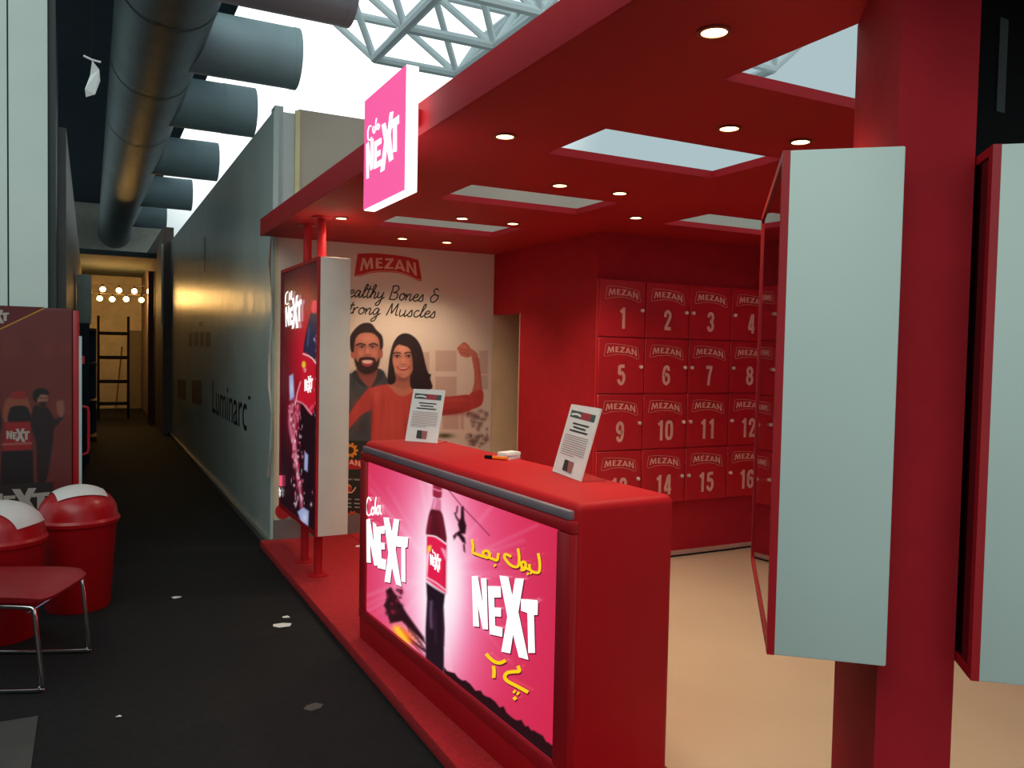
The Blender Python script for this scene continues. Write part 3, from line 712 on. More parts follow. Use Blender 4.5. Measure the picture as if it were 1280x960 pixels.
for q in ([(84, 400), (98, 392), (102, 470), (86, 482)], [(136, 650), (148, 664), (146, 720), (134, 712)], [(112, 852), (132, 838), (150, 850), (148, 900), (124, 888)]): p.poly(q, (168, 178, 222), 4, 1, False)
p.blob(92, 440, 6, 24, (220, 226, 250), .7); p.blob(136, 872, 8, 14, (220, 224, 246), .7)
picture('bottle_print', scr, (TX0+0.006, TY1-0.027, TZ0+0.027), (0, -(TY1-TY0-0.054), 0), (0, 0, TZ1-TZ0-0.054), 170, 280, (-1, 0, 0), p, (30, 8, 18), 0.001, emit=0.75, rough=0.25)
a = Art(W, (-1, 0, 0), 0.0025)
put_next(a, ((136, 412), (164, 400), (163, 450), (135, 470)), GW)
a.build('label_lettering', scr)
a = Art(W, (-1, 0, 0), 0.011)
put_next(a, ((76, 172), (131, 128), (131, 232), (76, 268)), GW)
for pts in ([(86, 118), (78, 130), (78, 160), (88, 158)], [(92, 122), (90, 148)], [(98, 116), (96, 146)]): a.line(pts, 4, GW)
a.build('logo_print', scr)
a = Art(W, (-1, 0, 0), 0.011)
a.poly([(46, 724), (66, 732), (66, 768), (46, 760)], glow('backlit_hot_pink', (246, 90, 120), 0.9))
put_next(a, ((46, 768), (62, 776), (62, 806), (46, 798)), GW)
a.build('logo_print', scr)

# ------------------------------------------------------------------ counter with backlit front
ang = math.radians(2.9)
DV = Vector((math.sin(ang), -math.cos(ang), 0)); EV = Vector((math.cos(ang), math.sin(ang), 0)); CO = Vector((1.236, 4.062, 0))
def ct(v): return CO + DV*v[0] + EV*v[1] + Vector((0, 0, v[2]))
CL, CD, CZ = 1.92, 0.42, 1.083
counter = thing('promotion_counter', tuple(ct((CL/2, CD/2, PLATFORM_Z))), 'red promotion counter with a backlit cola advert on its front', 'counter')
COUNTER = mat('counter_red_laminate', (186, 18, 28), 0.55, spec=0.2, vary=0.05, scale=3)
def cbox(name, lo, hi, m, parent=counter, bevel=0.0, seg=2): return box(name, lo, hi, m, parent, bevel, ct, seg)
cbox('body', (0.0, 0.018, PLATFORM_Z), (CL, CD, CZ), COUNTER, bevel=0.03, seg=5)
cbox('light_strip', (0.02, 0.001, 1.026), (CL-0.02, 0.05, 1.057), ALU, bevel=0.006)
S0, S1, Z0, Z1 = 0.085, 1.83, 0.222, 0.985
cbox('front_frame', (0.0, 0.0, Z1), (CL-0.005, 0.028, 1.026), RED_FRAME, bevel=0.006)
cbox('front_frame', (0.0, 0.0, Z0-0.05), (CL-0.005, 0.028, Z0), RED_FRAME, bevel=0.006)
cbox('front_frame', (0.0, 0.0, Z0), (S0, 0.028, Z1), RED_FRAME, bevel=0.006)
cbox('front_frame', (S1, 0.0, Z0), (CL-0.005, 0.028, Z1), RED_FRAME, bevel=0.006)
cbox('kick_panel', (0.0, 0.006, PLATFORM_Z), (CL-0.005, 0.03, Z0-0.05), COUNTER, bevel=0.004)
panel = cbox('advert_face', (S0, 0.012, Z0), (S1, 0.020, Z1),
    glow('counter_film', (206, 36, 74), 1.0))
CP = ct((0, 0.012, 0)); CN = -EV
def clampC(f):
    def g(x, y):
        p = f(x, y)-CO; s = min(max(p.dot(DV), S0+0.004), S1-0.004); z = min(max(p.z, Z0+0.004), Z1-0.004)
        return ct((s, 0.012, z))
    return g
CA = clampC(cropper(450, 570, 250/1263, CP, CN)); CB = clampC(cropper(560, 680, 150/655, CP, CN)); CC = clampC(cropper(440, 640, 140/672, CP, CN)); C7 = clampC(cropper(430, 540, 0.4375, CP, CN))
KB = glow('backlit_black', (26, 8, 14), 0.5); KC = glow('backlit_cola', (66, 10, 22), 0.7); KR = glow('backlit_label_red', (222, 24, 70), 0.95); KN = glow('backlit_glass_pink', (214, 110, 140), 0.9)
KW = glow('backlit_letter_white', (255, 255, 255), 1.25); KS = glow('backlit_letter_shade', (120, 20, 50), 0.7); KD = glow('backlit_deep_cola', (24, 14, 30), 0.6)
N1 = [[(45, 398), (72, 394), (98, 560), (90, 414), (112, 432), (120, 692), (100, 690), (72, 540), (78, 674), (52, 670)],
      [(113, 447), (165, 440), (165, 490), (140, 490), (141, 545), (165, 548), (166, 590), (143, 588), (146, 645), (175, 655), (172, 718), (122, 705)],
      [(158, 386), (192, 390), (212, 480), (225, 395), (258, 402), (235, 590), (272, 824), (238, 808), (212, 700), (200, 800), (165, 792), (190, 610)],
      [(240, 505), (315, 512), (310, 575), (296, 578), (298, 798), (272, 790), (272, 575), (240, 570)]]
N2 = [[(140, 175), (172, 172), (200, 330), (190, 185), (220, 185), (228, 465), (200, 462), (172, 330), (180, 450), (148, 447)],
      [(228, 228), (298, 230), (300, 290), (262, 290), (264, 345), (300, 347), (300, 395), (266, 393), (268, 445), (308, 455), (306, 505), (238, 490)],
      [(292, 170), (340, 178), (362, 280), (378, 185), (425, 188), (395, 370), (450, 630), (398, 615), (366, 490), (350, 595), (302, 585), (335, 395)],
      [(410, 298), (502, 305), (500, 385), (480, 385), (486, 592), (450, 592), (445, 375), (410, 362)]]
def shadowed(art, polys, dx, dy):
    for p in polys: art.poly([(x+dx, y+dy) for x, y in p], KS)
    for p in polys: art.poly(p, KW)
CNV = -EV
fA, fC = (450, 570, 250/1263), (440, 640, 140/672)
p = Paint(430, 540, 0.4375)
p.blob(90, 420, 90, 330, (196, 30, 66), .8); p.blob(270, 420, 230, 420, (238, 84, 134), .95); p.blob(268, 430, 120, 330, (252, 170, 208), 1.0); p.blob(264, 440, 62, 270, (255, 250, 253), 1.0); p.blob(296, 420, 44, 140, (255, 246, 252), .9)
rs = random.Random(11)
for k in range(30):
    an = rs.uniform(-2.9, 2.9); r0, r1 = 60, rs.uniform(160, 330)
    p.line([(266+r0*math.cos(an), 400+r0*1.3*math.sin(an)), (266+r1*math.cos(an), 400+r1*1.3*math.sin(an))], rs.uniform(4, 12), (255, 224, 238), 8, rs.uniform(.05, .2))
p.line([(185, 105), (222, 130), (258, 152)], 9, (255, 226, 236), 7, .7); p.line([(270, 146), (310, 168)], 10, (255, 210, 226), 8, .5)
# wreck, fire, skyline
p.poly([(236, 455), (330, 610), (432, 752), (440, 790), (300, 655), (230, 668), (205, 585), (192, 560), (212, 520), (205, 470)], (40, 8, 18), 5, 1, False, fC)
for k in range(26): p.blob(rs.uniform(120, 165), rs.uniform(450, 520), rs.uniform(3, 7), rs.uniform(3, 8), rs.choice(((30, 6, 14), (60, 10, 22), (150, 24, 50))), .7)
for k in range(6): p.line([(330+k*16, 668+k*22), (346+k*18, 720+k*20)], 7, (60, 10, 24), 4, .8, fC)
p.line([(340, 758), (440, 834)], 14, (44, 8, 18), 5, 1, fC); p.line([(296, 704), (440, 876)], 12, (150, 20, 44), 6, .8, fC)
p.blob(172, 578, 34, 14, (252, 120, 30), .9, .6); p.poly([(252, 692), (285, 690), (315, 735), (348, 782), (318, 776), (272, 738)], (255, 200, 50), 9, 1, True, fC)
sky_ = [(286, 672)]
x = 286
while x < 620:
    x += rs.uniform(6, 16); sky_.append((x, 672+(x-286)*0.705+rs.uniform(-9, 7)))
p.poly(sky_+[(640, 1000), (286, 1000)], (28, 6, 12), 3, 1, False)
# rider on a rope
p.line([(542, 192), (640, 312), (820, 502)], 5, (120, 24, 54), 3, .9, fA, False)
p.poly([(640, 325), (655, 318), (660, 400), (672, 440), (666, 490), (642, 492), (664, 520), (668, 552), (650, 546), (625, 508), (602, 492), (630, 470), (620, 430), (638, 388)], (30, 6, 14), 4, 1, False, fA)
for q in ([(652, 560), (662, 556), (666, 608), (656, 600)], [(596, 360), (606, 356), (612, 380), (634, 410), (626, 424), (606, 390)], [(588, 505), (604, 490), (612, 505), (596, 528)], [(612, 320), (620, 316), (616, 360), (608, 356)]): p.poly(q, (44, 8, 20), 4, .9, False, fA)
# bottle
p.poly([(468, 152), (500, 148), (520, 158), (518, 222), (510, 270), (466, 262), (462, 210)], (150, 30, 60), 4, 1, True, fA)
p.line([(466, 206), (500, 220), (518, 218)], 7, (240, 170, 196), 3, .9, fA); p.line([(466, 262), (490, 272), (512, 270)], 8, (255, 240, 246), 3, 1, fA)
p.poly([(466, 264), (512, 272), (514, 352), (478, 342), (444, 346)], (216, 116, 150), 4, 1, False, fA); p.line([(478, 280), (466, 335)], 8, (246, 190, 210), 5, .8, fA)
p.poly([(446, 344), (478, 340), (514, 354), (532, 420), (546, 548), (480, 512), (422, 502), (428, 420)], (84, 10, 26), 4, 1, True, fA)
p.line([(450, 380), (436, 440), (432, 494)], 10, (150, 30, 54), 8, .8, fA); p.line([(500, 370), (520, 440), (530, 520)], 12, (128, 20, 42), 10, .7, fA)
p.poly([(424, 500), (480, 508), (546, 552), (542, 690), (540, 866), (480, 832), (420, 782), (422, 640)], (224, 26, 74), 3, 1, False, fA)
p.line([(540, 560), (538, 860)], 10, (170, 14, 50), 8, .7, fA)
p.line([(424, 502), (480, 510), (545, 556)], 9, (255, 248, 250), 3, 1, fA); p.line([(422, 782), (480, 826), (540, 866)], 9, (250, 170, 190), 3, 1, fA); p.line([(424, 768), (480, 800), (540, 846)], 8, (255, 235, 240), 4, 1, fA)
p.poly([(422, 640), (438, 590), (430, 700), (424, 770)], (255, 240, 246), 4, 1, True, fA); p.poly([(512, 580), (545, 600), (545, 660), (526, 620)], (248, 150, 180), 4, 1, True, fA); p.poly([(428, 570), (452, 566), (446, 600), (426, 604)], (250, 200, 80), 4, 1, True, fA)
p.poly([(447, 424), (500, 460), (558, 494), (549, 580), (556, 700), (552, 800), (552, 1010), (443, 960), (443, 700), (452, 520)], (24, 12, 26), 4, 1, False, fC)
p.line([(476, 540), (474, 620), (478, 690)], 14, (128, 100, 128), 8, .8, fC); p.line([(500, 600), (502, 780)], 8, (70, 30, 54), 7, .8, fC); p.line([(545, 580), (548, 800)], 8, (60, 24, 48), 7, .7, fC)
q0 = ct((S0+0.002, 0.012, Z0+0.002)); q1 = DV*(S1-S0-0.004)
picture('bottle_print', panel, tuple(q0), tuple(q1), (0, 0, Z1-Z0-0.004), 360, 230, tuple(CNV), p, (206, 36, 74), 0.0008, emit=1.0, rough=0.3)
a = Art(CA, CNV, 0.0022)
put_next(a, ((445, 618), (514, 632), (514, 740), (445, 716)), KW)
a.line([(460, 590), (466, 612), (474, 606)], 5, KW)
a.build('label_lettering', panel)
a = Art(CA, CNV, 0.0075)                                  # lettering
shadowed(a, N1, 5, 8)
for pts, cl in (([(80, 282), (64, 260), (49, 310), (53, 358), (66, 375), (84, 356)], False), ([(92, 320), (82, 345), (90, 372), (100, 348)], True), ([(112, 258), (106, 310), (110, 368)], False), ([(126, 312), (116, 340), (124, 370), (134, 340)], True), ([(138, 308), (137, 350), (148, 370)], False)): a.line(pts, 8, KW, True, cl)
a.build('next_lettering', panel)
a = Art(CB, CNV, 0.0075); shadowed(a, N2, 6, 8)
a.line([(500, 302), (507, 292), (514, 302), (507, 318)], 4, GP, True, True)
a.build('next_lettering', panel)
a = Art(CA, CNV, 0.010)                                   # yellow Urdu strokes
def urdu(strokes, w):
    for p in strokes: a.line([(x+4, y+9) for x, y in p], w, KS)
    for p in strokes: a.line(p, w, GY)
urdu([[(1142, 612), (1152, 670), (1148, 728), (1118, 732), (1092, 716), (1086, 680)], [(1092, 716), (1064, 706), (1040, 700), (1036, 672), (1056, 668), (1064, 690), (1052, 716), (1030, 716)],
      [(1014, 582), (1022, 640), (1016, 692), (986, 696), (956, 676), (930, 640), (936, 618), (972, 634)], [(1072, 738), (1082, 746)], [(1094, 734), (1102, 740)]], 17)
urdu([[(724, 524), (732, 570), (730, 606), (760, 620), (800, 634)], [(800, 634), (796, 604), (822, 598), (838, 622), (820, 640), (800, 630)], [(830, 636), (860, 650), (884, 654), (892, 610)], [(866, 684), (874, 694)]], 17)
a.build('urdu_lettering', panel)
a = Art(CB, CNV, 0.010)
urdu([[(222, 596), (240, 618), (268, 640), (300, 646), (328, 632)], [(262, 662), (266, 694), (263, 728)], [(396, 662), (404, 690), (372, 694), (338, 700), (324, 722), (340, 746), (386, 770), (452, 806)],
      [(372, 798), (382, 806)], [(392, 808), (402, 816)], [(374, 832), (386, 846)]], 19)
a.build('urdu_lettering', panel)

# cards, leaflets and marker on the counter
def card(b0, b1, tops, label):
    """card leaning back: base corners on the counter, plane tilted about its base edge"""
    A = on_plane(*b0, (0, 0, CZ), (0, 0, 1)); B = on_plane(*b1, (0, 0, CZ), (0, 0, 1))
    u = (B-A).normalized(); back = Vector((0, 0, 1)).cross(u)
    if back.dot(A-Vector((0, 0, HC))) < 0: back = -back
    up = (Vector((0, 0, 1))*math.cos(math.radians(16))+back*math.sin(math.radians(16))).normalized()
    nn = u.cross(up)
    if nn.dot(Vector((0, 0, HC))-A) < 0: nn = -nn
    h = (on_plane(*tops, A, nn)-A).dot(up); w = (B-A).length
    def f(x, y): return A+u*(x*w)+up*((1-y)*h)
    t = thing('info_card', tuple((A+B)/2), label, 'card')
    P = [f(0, 0), f(1, 0), f(1, 1), f(0, 1)]; th = nn*-0.006
    mesh('card_sheet', P+[p+th for p in P], [(0, 1, 2, 3), (7, 6, 5, 4), (0, 4, 5, 1), (1, 5, 6, 2), (2, 6, 7, 3), (3, 7, 4, 0)], PAPER, t)
    a = Art(f, nn, 0.0008)
    a.poly([(.08, .08), (.92, .1), (.92, .2), (.08, .18)], pm('card_teal', (60, 84, 80)))
    a.poly([(.45, .09), (.78, .1), (.78, .195), (.45, .19)], pm('card_red', (160, 50, 60)))
    a.line([(.12, .14), (.3, .13), (.45, .15)], .03, PAPER)
    for y, x0, x1 in ((.26, .25, .8), (.31, .3, .72), (.36, .2, .82)): a.line([(x0, y), (x1, y+.01)], .022, INK, False)
    for k in range(10): a.line([(.1, .43+k*.03), (.9-(.3 if k == 9 else 0), .44+k*.03)], .008, pm('card_text', (150, 110, 112)), False)
    a.poly([(.34, .77), (.66, .78), (.66, .93), (.34, .92)], pm('photo_dark', (52, 50, 48))); a.poly([(.48, .775), (.66, .78), (.66, .93), (.52, .925)], pm('photo_pink', (160, 96, 90)))
    a.build('card_print', t)
    q = [A, B, B+back*0.11, A+back*0.11]
    mesh('card_foot', [p+Vector((0, 0, .0002)) for p in q]+[p+Vector((0, 0, 0.004)) for p in q], [(3, 2, 1, 0), (4, 5, 6, 7), (0, 1, 5, 4), (1, 2, 6, 5), (2, 3, 7, 6), (3, 0, 4, 7)], mat('clear_card_foot', (190, 70, 66), 0.15), t)
    return t
card((506, 552), (546, 555), (517, 486), 'white leaning information card at the poster end of the counter')
card((690, 590), (725, 603), (715, 505), 'white leaning information card at the locker end of the counter')
def onc(x, y): return on_plane(x, y, (0, 0, CZ), (0, 0, 1))
p = onc(636, 573)
ra = math.radians(20)
def rz(c, an):
    return lambda v: Vector(c)+Vector((v[0]*math.cos(an)-v[1]*math.sin(an), v[0]*math.sin(an)+v[1]*math.cos(an), v[2]))
stack = thing('leaflet_stack', tuple(p), 'small stack of white cards beside an orange marker on the counter', 'cards')
for k in range(7): box('card', (-0.045, -0.028, k*0.0042), (0.045, 0.028, k*0.0042+0.0036), PAPER, stack, xf=rz(p+Vector((random.uniform(-.003, .003), random.uniform(-.004, .004), 0)), ra+random.uniform(-.12, .12)))
q = onc(615, 574)
dirm = Vector((0.62, -0.78, 0)).normalized()
mk = thing('marker_pen', tuple(q), 'orange marker pen with black cap beside the cards', 'pen')
zz = Vector((0, 0, 0.0085))
tube('barrel', [q+zz, q+zz+dirm*0.075], 0.0082, mat('marker_orange', (236, 120, 20), 0.4), mk, 12)
tube('cap', [q+zz-dirm*0.034, q+zz-dirm*0.004, q+zz+dirm*0.004], [0.0075, 0.0085, 0.0085], BLACK, mk, 12)

# ------------------------------------------------------------------ hanging cola sign on the fascia
SX0, SX1, SY0, SY1, SZ0, SZ1 = 1.055, 1.108, 2.955, 3.475, 2.152, 2.625
t = thing('fascia_sign', ((SX0+SX1)/2, (SY0+SY1)/2, SZ0), 'square pink backlit cola sign with white sides on the fascia', 'sign')
box('sign_body', (SX0+0.004, SY0, SZ0), (SX1, SY1, SZ1), glow('backlit_sign_side', (255, 255, 255), 1.6), t, bevel=0.003)
sf = box('sign_face', (SX0, SY0+0.004, SZ0+0.004), (SX0+0.006, SY1-0.004, SZ1-0.004), glow('sign_film', (244, 86, 158), 0.95), t)
for y in (SY0+0.1, SY1-0.1): box('bracket', (SX1, y-0.02, CEIL+0.03), (FX-0.018, y+0.02, CEIL+0.09), RED_FRAME, t)
def clampS(f):
    def g(x, y):
        p = f(x, y); p.y = min(max(p.y, SY0+0.01), SY1-0.01); return p
    return g
a = Art(clampS(cropper(440, 80, 90/455, (SX0, 0, 0), (1, 0, 0))), (-1, 0, 0), 0.001)
for p in ([(90, 510), (106, 490), (122, 600), (118, 480), (138, 470), (135, 660), (118, 675), (108, 610), (108, 720), (92, 727)],
          [(142, 492), (187, 465), (187, 502), (159, 520), (158, 555), (181, 540), (181, 575), (157, 590), (156, 620), (189, 600), (189, 640), (140, 665)],
          [(188, 386), (212, 370), (226, 430), (240, 308), (263, 298), (246, 450), (263, 600), (236, 620), (222, 540), (206, 670), (180, 686), (205, 490)],
          [(242, 368), (299, 320), (299, 375), (285, 386), (285, 552), (261, 558), (261, 402), (244, 415)]): a.poly(p, KW)
for pts, cl in (([(126, 395), (112, 392), (102, 430), (104, 476), (114, 480), (128, 462)], False), ([(140, 395), (133, 415), (140, 438), (148, 412)], True), ([(157, 342), (152, 380), (156, 418)], False), ([(168, 378), (161, 398), (168, 414), (175, 390)], True)): a.line(pts, 7, KW, True, cl)
a.build('sign_lettering', sf)

# ------------------------------------------------------------------ recessed downlights
RIM = mat('downlight_rim', (150, 90, 70), 0.3, metal=0.6); LENS = glow('downlight_lens', (255, 216, 150), 9.0)
def downlight(x, y, label, power):
    t = thing('downlight', (x, y, CEIL-0.006), label, 'downlight', 'recessed downlights in the canopy')
    bm = bmesh.new(); n = 20
    prof = [(0.046, 0.006), (0.046, 0.0), (0.034, 0.0), (0.034, 0.004)]
    rows = [[bm.verts.new((x+r*math.cos(2*math.pi*k/n), y+r*math.sin(2*math.pi*k/n), CEIL-0.006+z)) for k in range(n)] for r, z in prof]
    for A, B in zip(rows, rows[1:]):
        for k in range(n): bm.faces.new((A[k], A[(k+1) % n], B[(k+1) % n], B[k]))
    frombm('rim', bm, RIM, t, 35)
    lathe('lens', [(0.034, 0.003), (0.034, 0.006)], (x, y, CEIL-0.007), LENS, t, 20)
    L = bpy.data.lights.new('downlight_beam', 'SPOT'); L.energy = power; L.color = (1.0, 0.79, 0.56); L.spot_size = math.radians(115); L.spot_blend = 0.7; L.shadow_soft_size = 0.035
    lo = bpy.data.objects.new('downlight_beam', L); COL.objects.link(lo); lo.parent = t; lo.location = (0, 0, -0.02)
    return t
POW = 21.0
for y, w in ((1.69, 'beside the opening by the red pillar'), (2.90, 'between the pink sign and the bright opening'), (5.25, 'above the light tower')):
    downlight(1.45, y, 'warm recessed downlight at the canopy front edge '+w, POW)
for y, w in ((2.36, 'between the pillar-side opening and the bright opening'), (3.59, 'just beyond the bright opening'), (4.81, 'before the last opening'), (5.93, 'before the poster wall')):
    for x, k in ((2.11, 'gangway-side'), (2.475, 'locker-side')):
        downlight(x, y, k+' downlight of the pair '+w, POW)
downlight(3.0, 4.17, 'warm recessed downlight between both columns of openings near the red wall corner', POW)

# ------------------------------------------------------------------ lettering and faint marks on the wrapped wall
def text_mesh(s, size):
    cu = bpy.data.curves.new('lettering', 'FONT'); cu.body = s; cu.size = size
    o = bpy.data.objects.new('lettering', cu); COL.objects.link(o)
    bpy.context.view_layer.update()
    me = bpy.data.meshes.new_from_object(o.evaluated_get(bpy.context.evaluated_depsgraph_get()))
    vs = [v.co.copy() for v in me.vertices]; fs = [tuple(p.vertices) for p in me.polygons]
    bpy.data.objects.remove(o); bpy.data.curves.remove(cu); bpy.data.meshes.remove(me)
    return vs, fs
vs, fs = text_mesh('Luminarc', 1.0)
x1 = max(v.x for v in vs); y0 = 0.0; y1 = max(v.y for v in vs)
NAVY = mat('navy_lettering', (22, 26, 42), 0.4)
mesh('wall_lettering', [Vector((WRAPX-0.002, 9.9-(v.x/x1)*2.35, 0.80+(v.y/y1)*0.36)) for v in vs], fs, NAVY, corr)
a = Art(lambda x, y: on_plane(x, y, (WRAPX, 0, 0), (1, 0, 0)), (-1, 0, 0), 0.002)
FAINT = mat('faint_grey_mark', (112, 110, 100), 0.4); FAINTR = mat('faint_red_mark', (140, 104, 92), 0.4)  # grey and brownish blocks, somewhat darker than the wrapped board
for (x0, y0, x1, y1) in ((236, 416, 241, 433), (243, 415, 248, 433), (250, 415, 255, 433), (257, 415, 263, 434), (249, 402, 254, 408), (255, 296, 257, 340)): a.poly([(x0, y0), (x1, y0), (x1, y1), (x0, y1)], FAINT)
for (x0, y0, x1, y1) in ((222, 474, 232, 500), (240, 475, 252, 505)): a.poly([(x0, y0), (x1, y0+1), (x1, y1), (x0, y1-1)], FAINTR)
a.ell(312, 497, 1.6, 2.6, NAVY, 8)
a.build('faint_marks', corr)
# loose sheet of film hanging at the wall's end
bm = bmesh.new(); rr = []
for i in range(9):
    z = 0.55+i*0.235
    rr.append([bm.verts.new((WRAPX-0.012-0.03*math.sin(i*1.7+j)*j/3-0.004*j, 6.44+0.012*math.cos(i+j)-j*0.012, z)) for j in range(3)])
for A, B in zip(rr, rr[1:]):
    for j in range(2): bm.faces.new((A[j], A[j+1], B[j+1], B[j]))
fl = frombm('film_flap', bm, mat('loose_white_film', (206, 208, 202), 0.25), corr, 60)
# ------------------------------------------------------------------ ducts
DZ, DX, DR = 4.22, 0.53, 0.36
t = thing('air_duct', (DX, 12, DZ-DR), 'long round steel air duct above the gangway', 'duct')
bm = bmesh.new(); addtube(bm, [(DX, y, DZ) for y in (2.6, 8, 14, 21.9)], DR, 32, False)
frombm('duct_pipe', bm, STEEL, t, 40)
for y in (4.5, 6.6, 8.5, 10.6, 13.6, 16.8):
    bm = bmesh.new(); addtube(bm, [(DX, y-0.02, DZ), (DX, y+0.02, DZ)], DR+0.008, 32, False); frombm('duct_joint', bm, STEEL, t, 40)
for i, y in enumerate((6.05, 7.75, 9.75, 12.6, 15.6, 18.4)):
    xe = (1.72, 1.70, 1.66, 1.64, 1.6, 1.4)[i]
    s = tube('duct_branch', [(DX+0.2, y, DZ), (xe, y, DZ)], 0.27, STUB, t, 28)
    xb = xe-(0.34 if i in (2, 3) else 0.05)
    bm = bmesh.new(); addtube(bm, [(xb, y, DZ), (xe+0.003, y, DZ)], 0.273, 28, True)
    frombm('branch_collar', bm, STUB, s, 40)
# scrap of paper on a wire
t = thing('hanging_paper', (0.012, 5.1, 2.9), 'torn white paper scrap hanging from a wire under the ceiling', 'paper')
tube('wire', [(0.01, 5.1, 3.08), (0.014, 5.1, 3.4), (0.01, 5.1, 4.9)], 0.003, BLACK, t, 6)
pz = [(0.0, 3.10), (0.035, 3.06), (0.04, 3.0), (0.015, 2.92), (-0.03, 2.9), (-0.035, 2.94), (-0.01, 3.02)]
mesh('scrap', [Vector((0.012+x, 5.1+0.01*math.sin(z*40), z)) for x, z in pz]+[Vector((0.012+x, 5.103+0.01*math.sin(z*40), z)) for x, z in pz],
     [tuple(range(7)), tuple(range(13, 6, -1))]+[(i, (i+1) % 7, (i+1) % 7+7, i+7) for i in range(7)], mat('white_scrap', (225, 228, 226), 0.7), t)
tube('knot', [(-0.03, 5.1, 3.12), (0.012, 5.1, 3.105), (0.055, 5.1, 3.10)], 0.006, MATS['white_scrap'], t, 6)

# ------------------------------------------------------------------ roof space frame beyond the glazing
t = thing('roof_space_frame', (9, 15, 8), 'pale steel space frame of the hall roof', 'roof frame')
bm = bmesh.new(); addtube(bm, [(0, 0, 0), (0, 0, 1)], 1.0, 8, True)
me = bpy.data.meshes.new('strut'); bm.to_mesh(me); bm.free(); me.materials.append(TRUSS)
def strut(a, b, r):
    o = bpy.data.objects.new('strut', me); COL.objects.link(o); o.parent = t
    a = Vector(a); b = Vector(b); d = b-a
    o.matrix_local = Matrix.Translation(a-Vector((9, 15, 8))) @ d.to_track_quat('Z', 'Y').to_matrix().to_4x4() @ Matrix.Diagonal((r, r, d.length, 1))
G = 1.9
xs = [4.4+G*i for i in range(6)]; ys = [12.2+G*j for j in range(4)]
for i, x in enumerate(xs):
    for j, y in enumerate(ys):
        if i+1 < len(xs): strut((x, y, 8.9), (x+G, y, 8.9), 0.10)
        if j+1 < len(ys): strut((x, y, 8.9), (x, y+G, 8.9), 0.10)
        if i+1 < len(xs) and j+1 < len(ys):
            c = (x+G/2, y+G/2, 7.7)
            for q in ((x, y), (x+G, y), (x, y+G), (x+G, y+G)): strut(c, (q[0], q[1], 8.9), 0.075)
            if i+2 < len(xs): strut(c, (c[0]+G, c[1], 7.7), 0.10)
            if j+2 < len(ys): strut(c, (c[0], c[1]+G, 7.7), 0.10)

# ------------------------------------------------------------------ drinks cooler, bins and chair on the left
FY = 6.0
cool = thing('drinks_cooler', (-0.42, 6.3, 0), 'tall red drinks cooler with a printed side beside the bins', 'cooler')
box('cabinet', (-0.78, FY, 0.06), (-0.10, 6.62, 1.775), mat('cooler_red_print', (104, 38, 34), 0.45, vary=0.12, scale=3), cool, bevel=0.006)
box('plinth', (-0.76, FY+0.02, 0.0), (-0.12, 6.6, 0.06), BLACK, cool)
d = box('door', (-0.098, FY+0.01, 0.08), (-0.062, 6.60, 1.765), mat('cooler_door_red', (172, 20, 28), 0.35), cool, bevel=0.004)
box('door_edge', (-0.062, FY+0.008, 0.08), (-0.045, FY+0.03, 1.60), mat('cooler_pale_edge', (190, 200, 198), 0.35), d)
tube('handle', [(-0.045, FY+0.06, 1.14), (-0.012, FY+0.06, 1.13), (-0.006, FY+0.06, 1.10), (-0.006, FY+0.06, 0.86), (-0.012, FY+0.06, 0.83), (-0.045, FY+0.06, 0.82)], 0.009, RED_FRAME, d, 8)
box('hinge', (-0.064, FY+0.02, 1.42), (-0.03, FY+0.1, 1.47), RED_FRAME, d)
FM = cropper(0, 370, 120/427, (0, FY, 0), (0, 1, 0))
a = Art(FM, (0, -1, 0), 0.002)
KK = pm('cooler_dark', (40, 22, 22)); KG = pm('cooler_grey_white', (176, 160, 150)); KRD = pm('cooler_deep_red', (92, 18, 22)); KSK = pm('cooler_skin', (150, 96, 76))
a.poly([(-160, 36), (198, 50), (0, 150), (-160, 190)], KRD); a.line([(-160, 190), (0, 148), (198, 54)], 7, pm('cooler_gold', (176, 120, 40)), False)
put_next(a, ((-80, 70), (40, 66), (40, 120), (-80, 128)), KG)
a.build('corner_print', cool)
a = Art(FM, (0, -1, 0), 0.003)
p = Paint(0, 370, 120/427)
rs = random.Random(4)
for k in range(30): p.blob(rs.uniform(-150, 300), rs.uniform(100, 820), rs.uniform(20, 60), rs.uniform(20, 70), rs.choice(((112, 48, 40), (90, 34, 30), (130, 54, 42))), .35)
p.poly([(22, 470), (60, 446), (112, 446), (132, 480), (136, 560), (20, 560)], (140, 72, 50), 6); p.poly([(50, 424), (114, 424), (116, 458), (50, 458)], (140, 34, 32), 4, 1, False)
p.poly([(42, 510), (60, 490), (110, 490), (130, 510), (134, 562), (40, 562)], (34, 20, 22), 5); p.poly([(24, 562), (132, 558), (140, 682), (12, 688)], (150, 28, 32), 5, 1, False); p.line([(14, 660), (138, 655)], 8, (170, 120, 110), 5, .8)
p.poly([(8, 692), (146, 686), (150, 850), (0, 856)], (30, 18, 20), 5, 1, False)
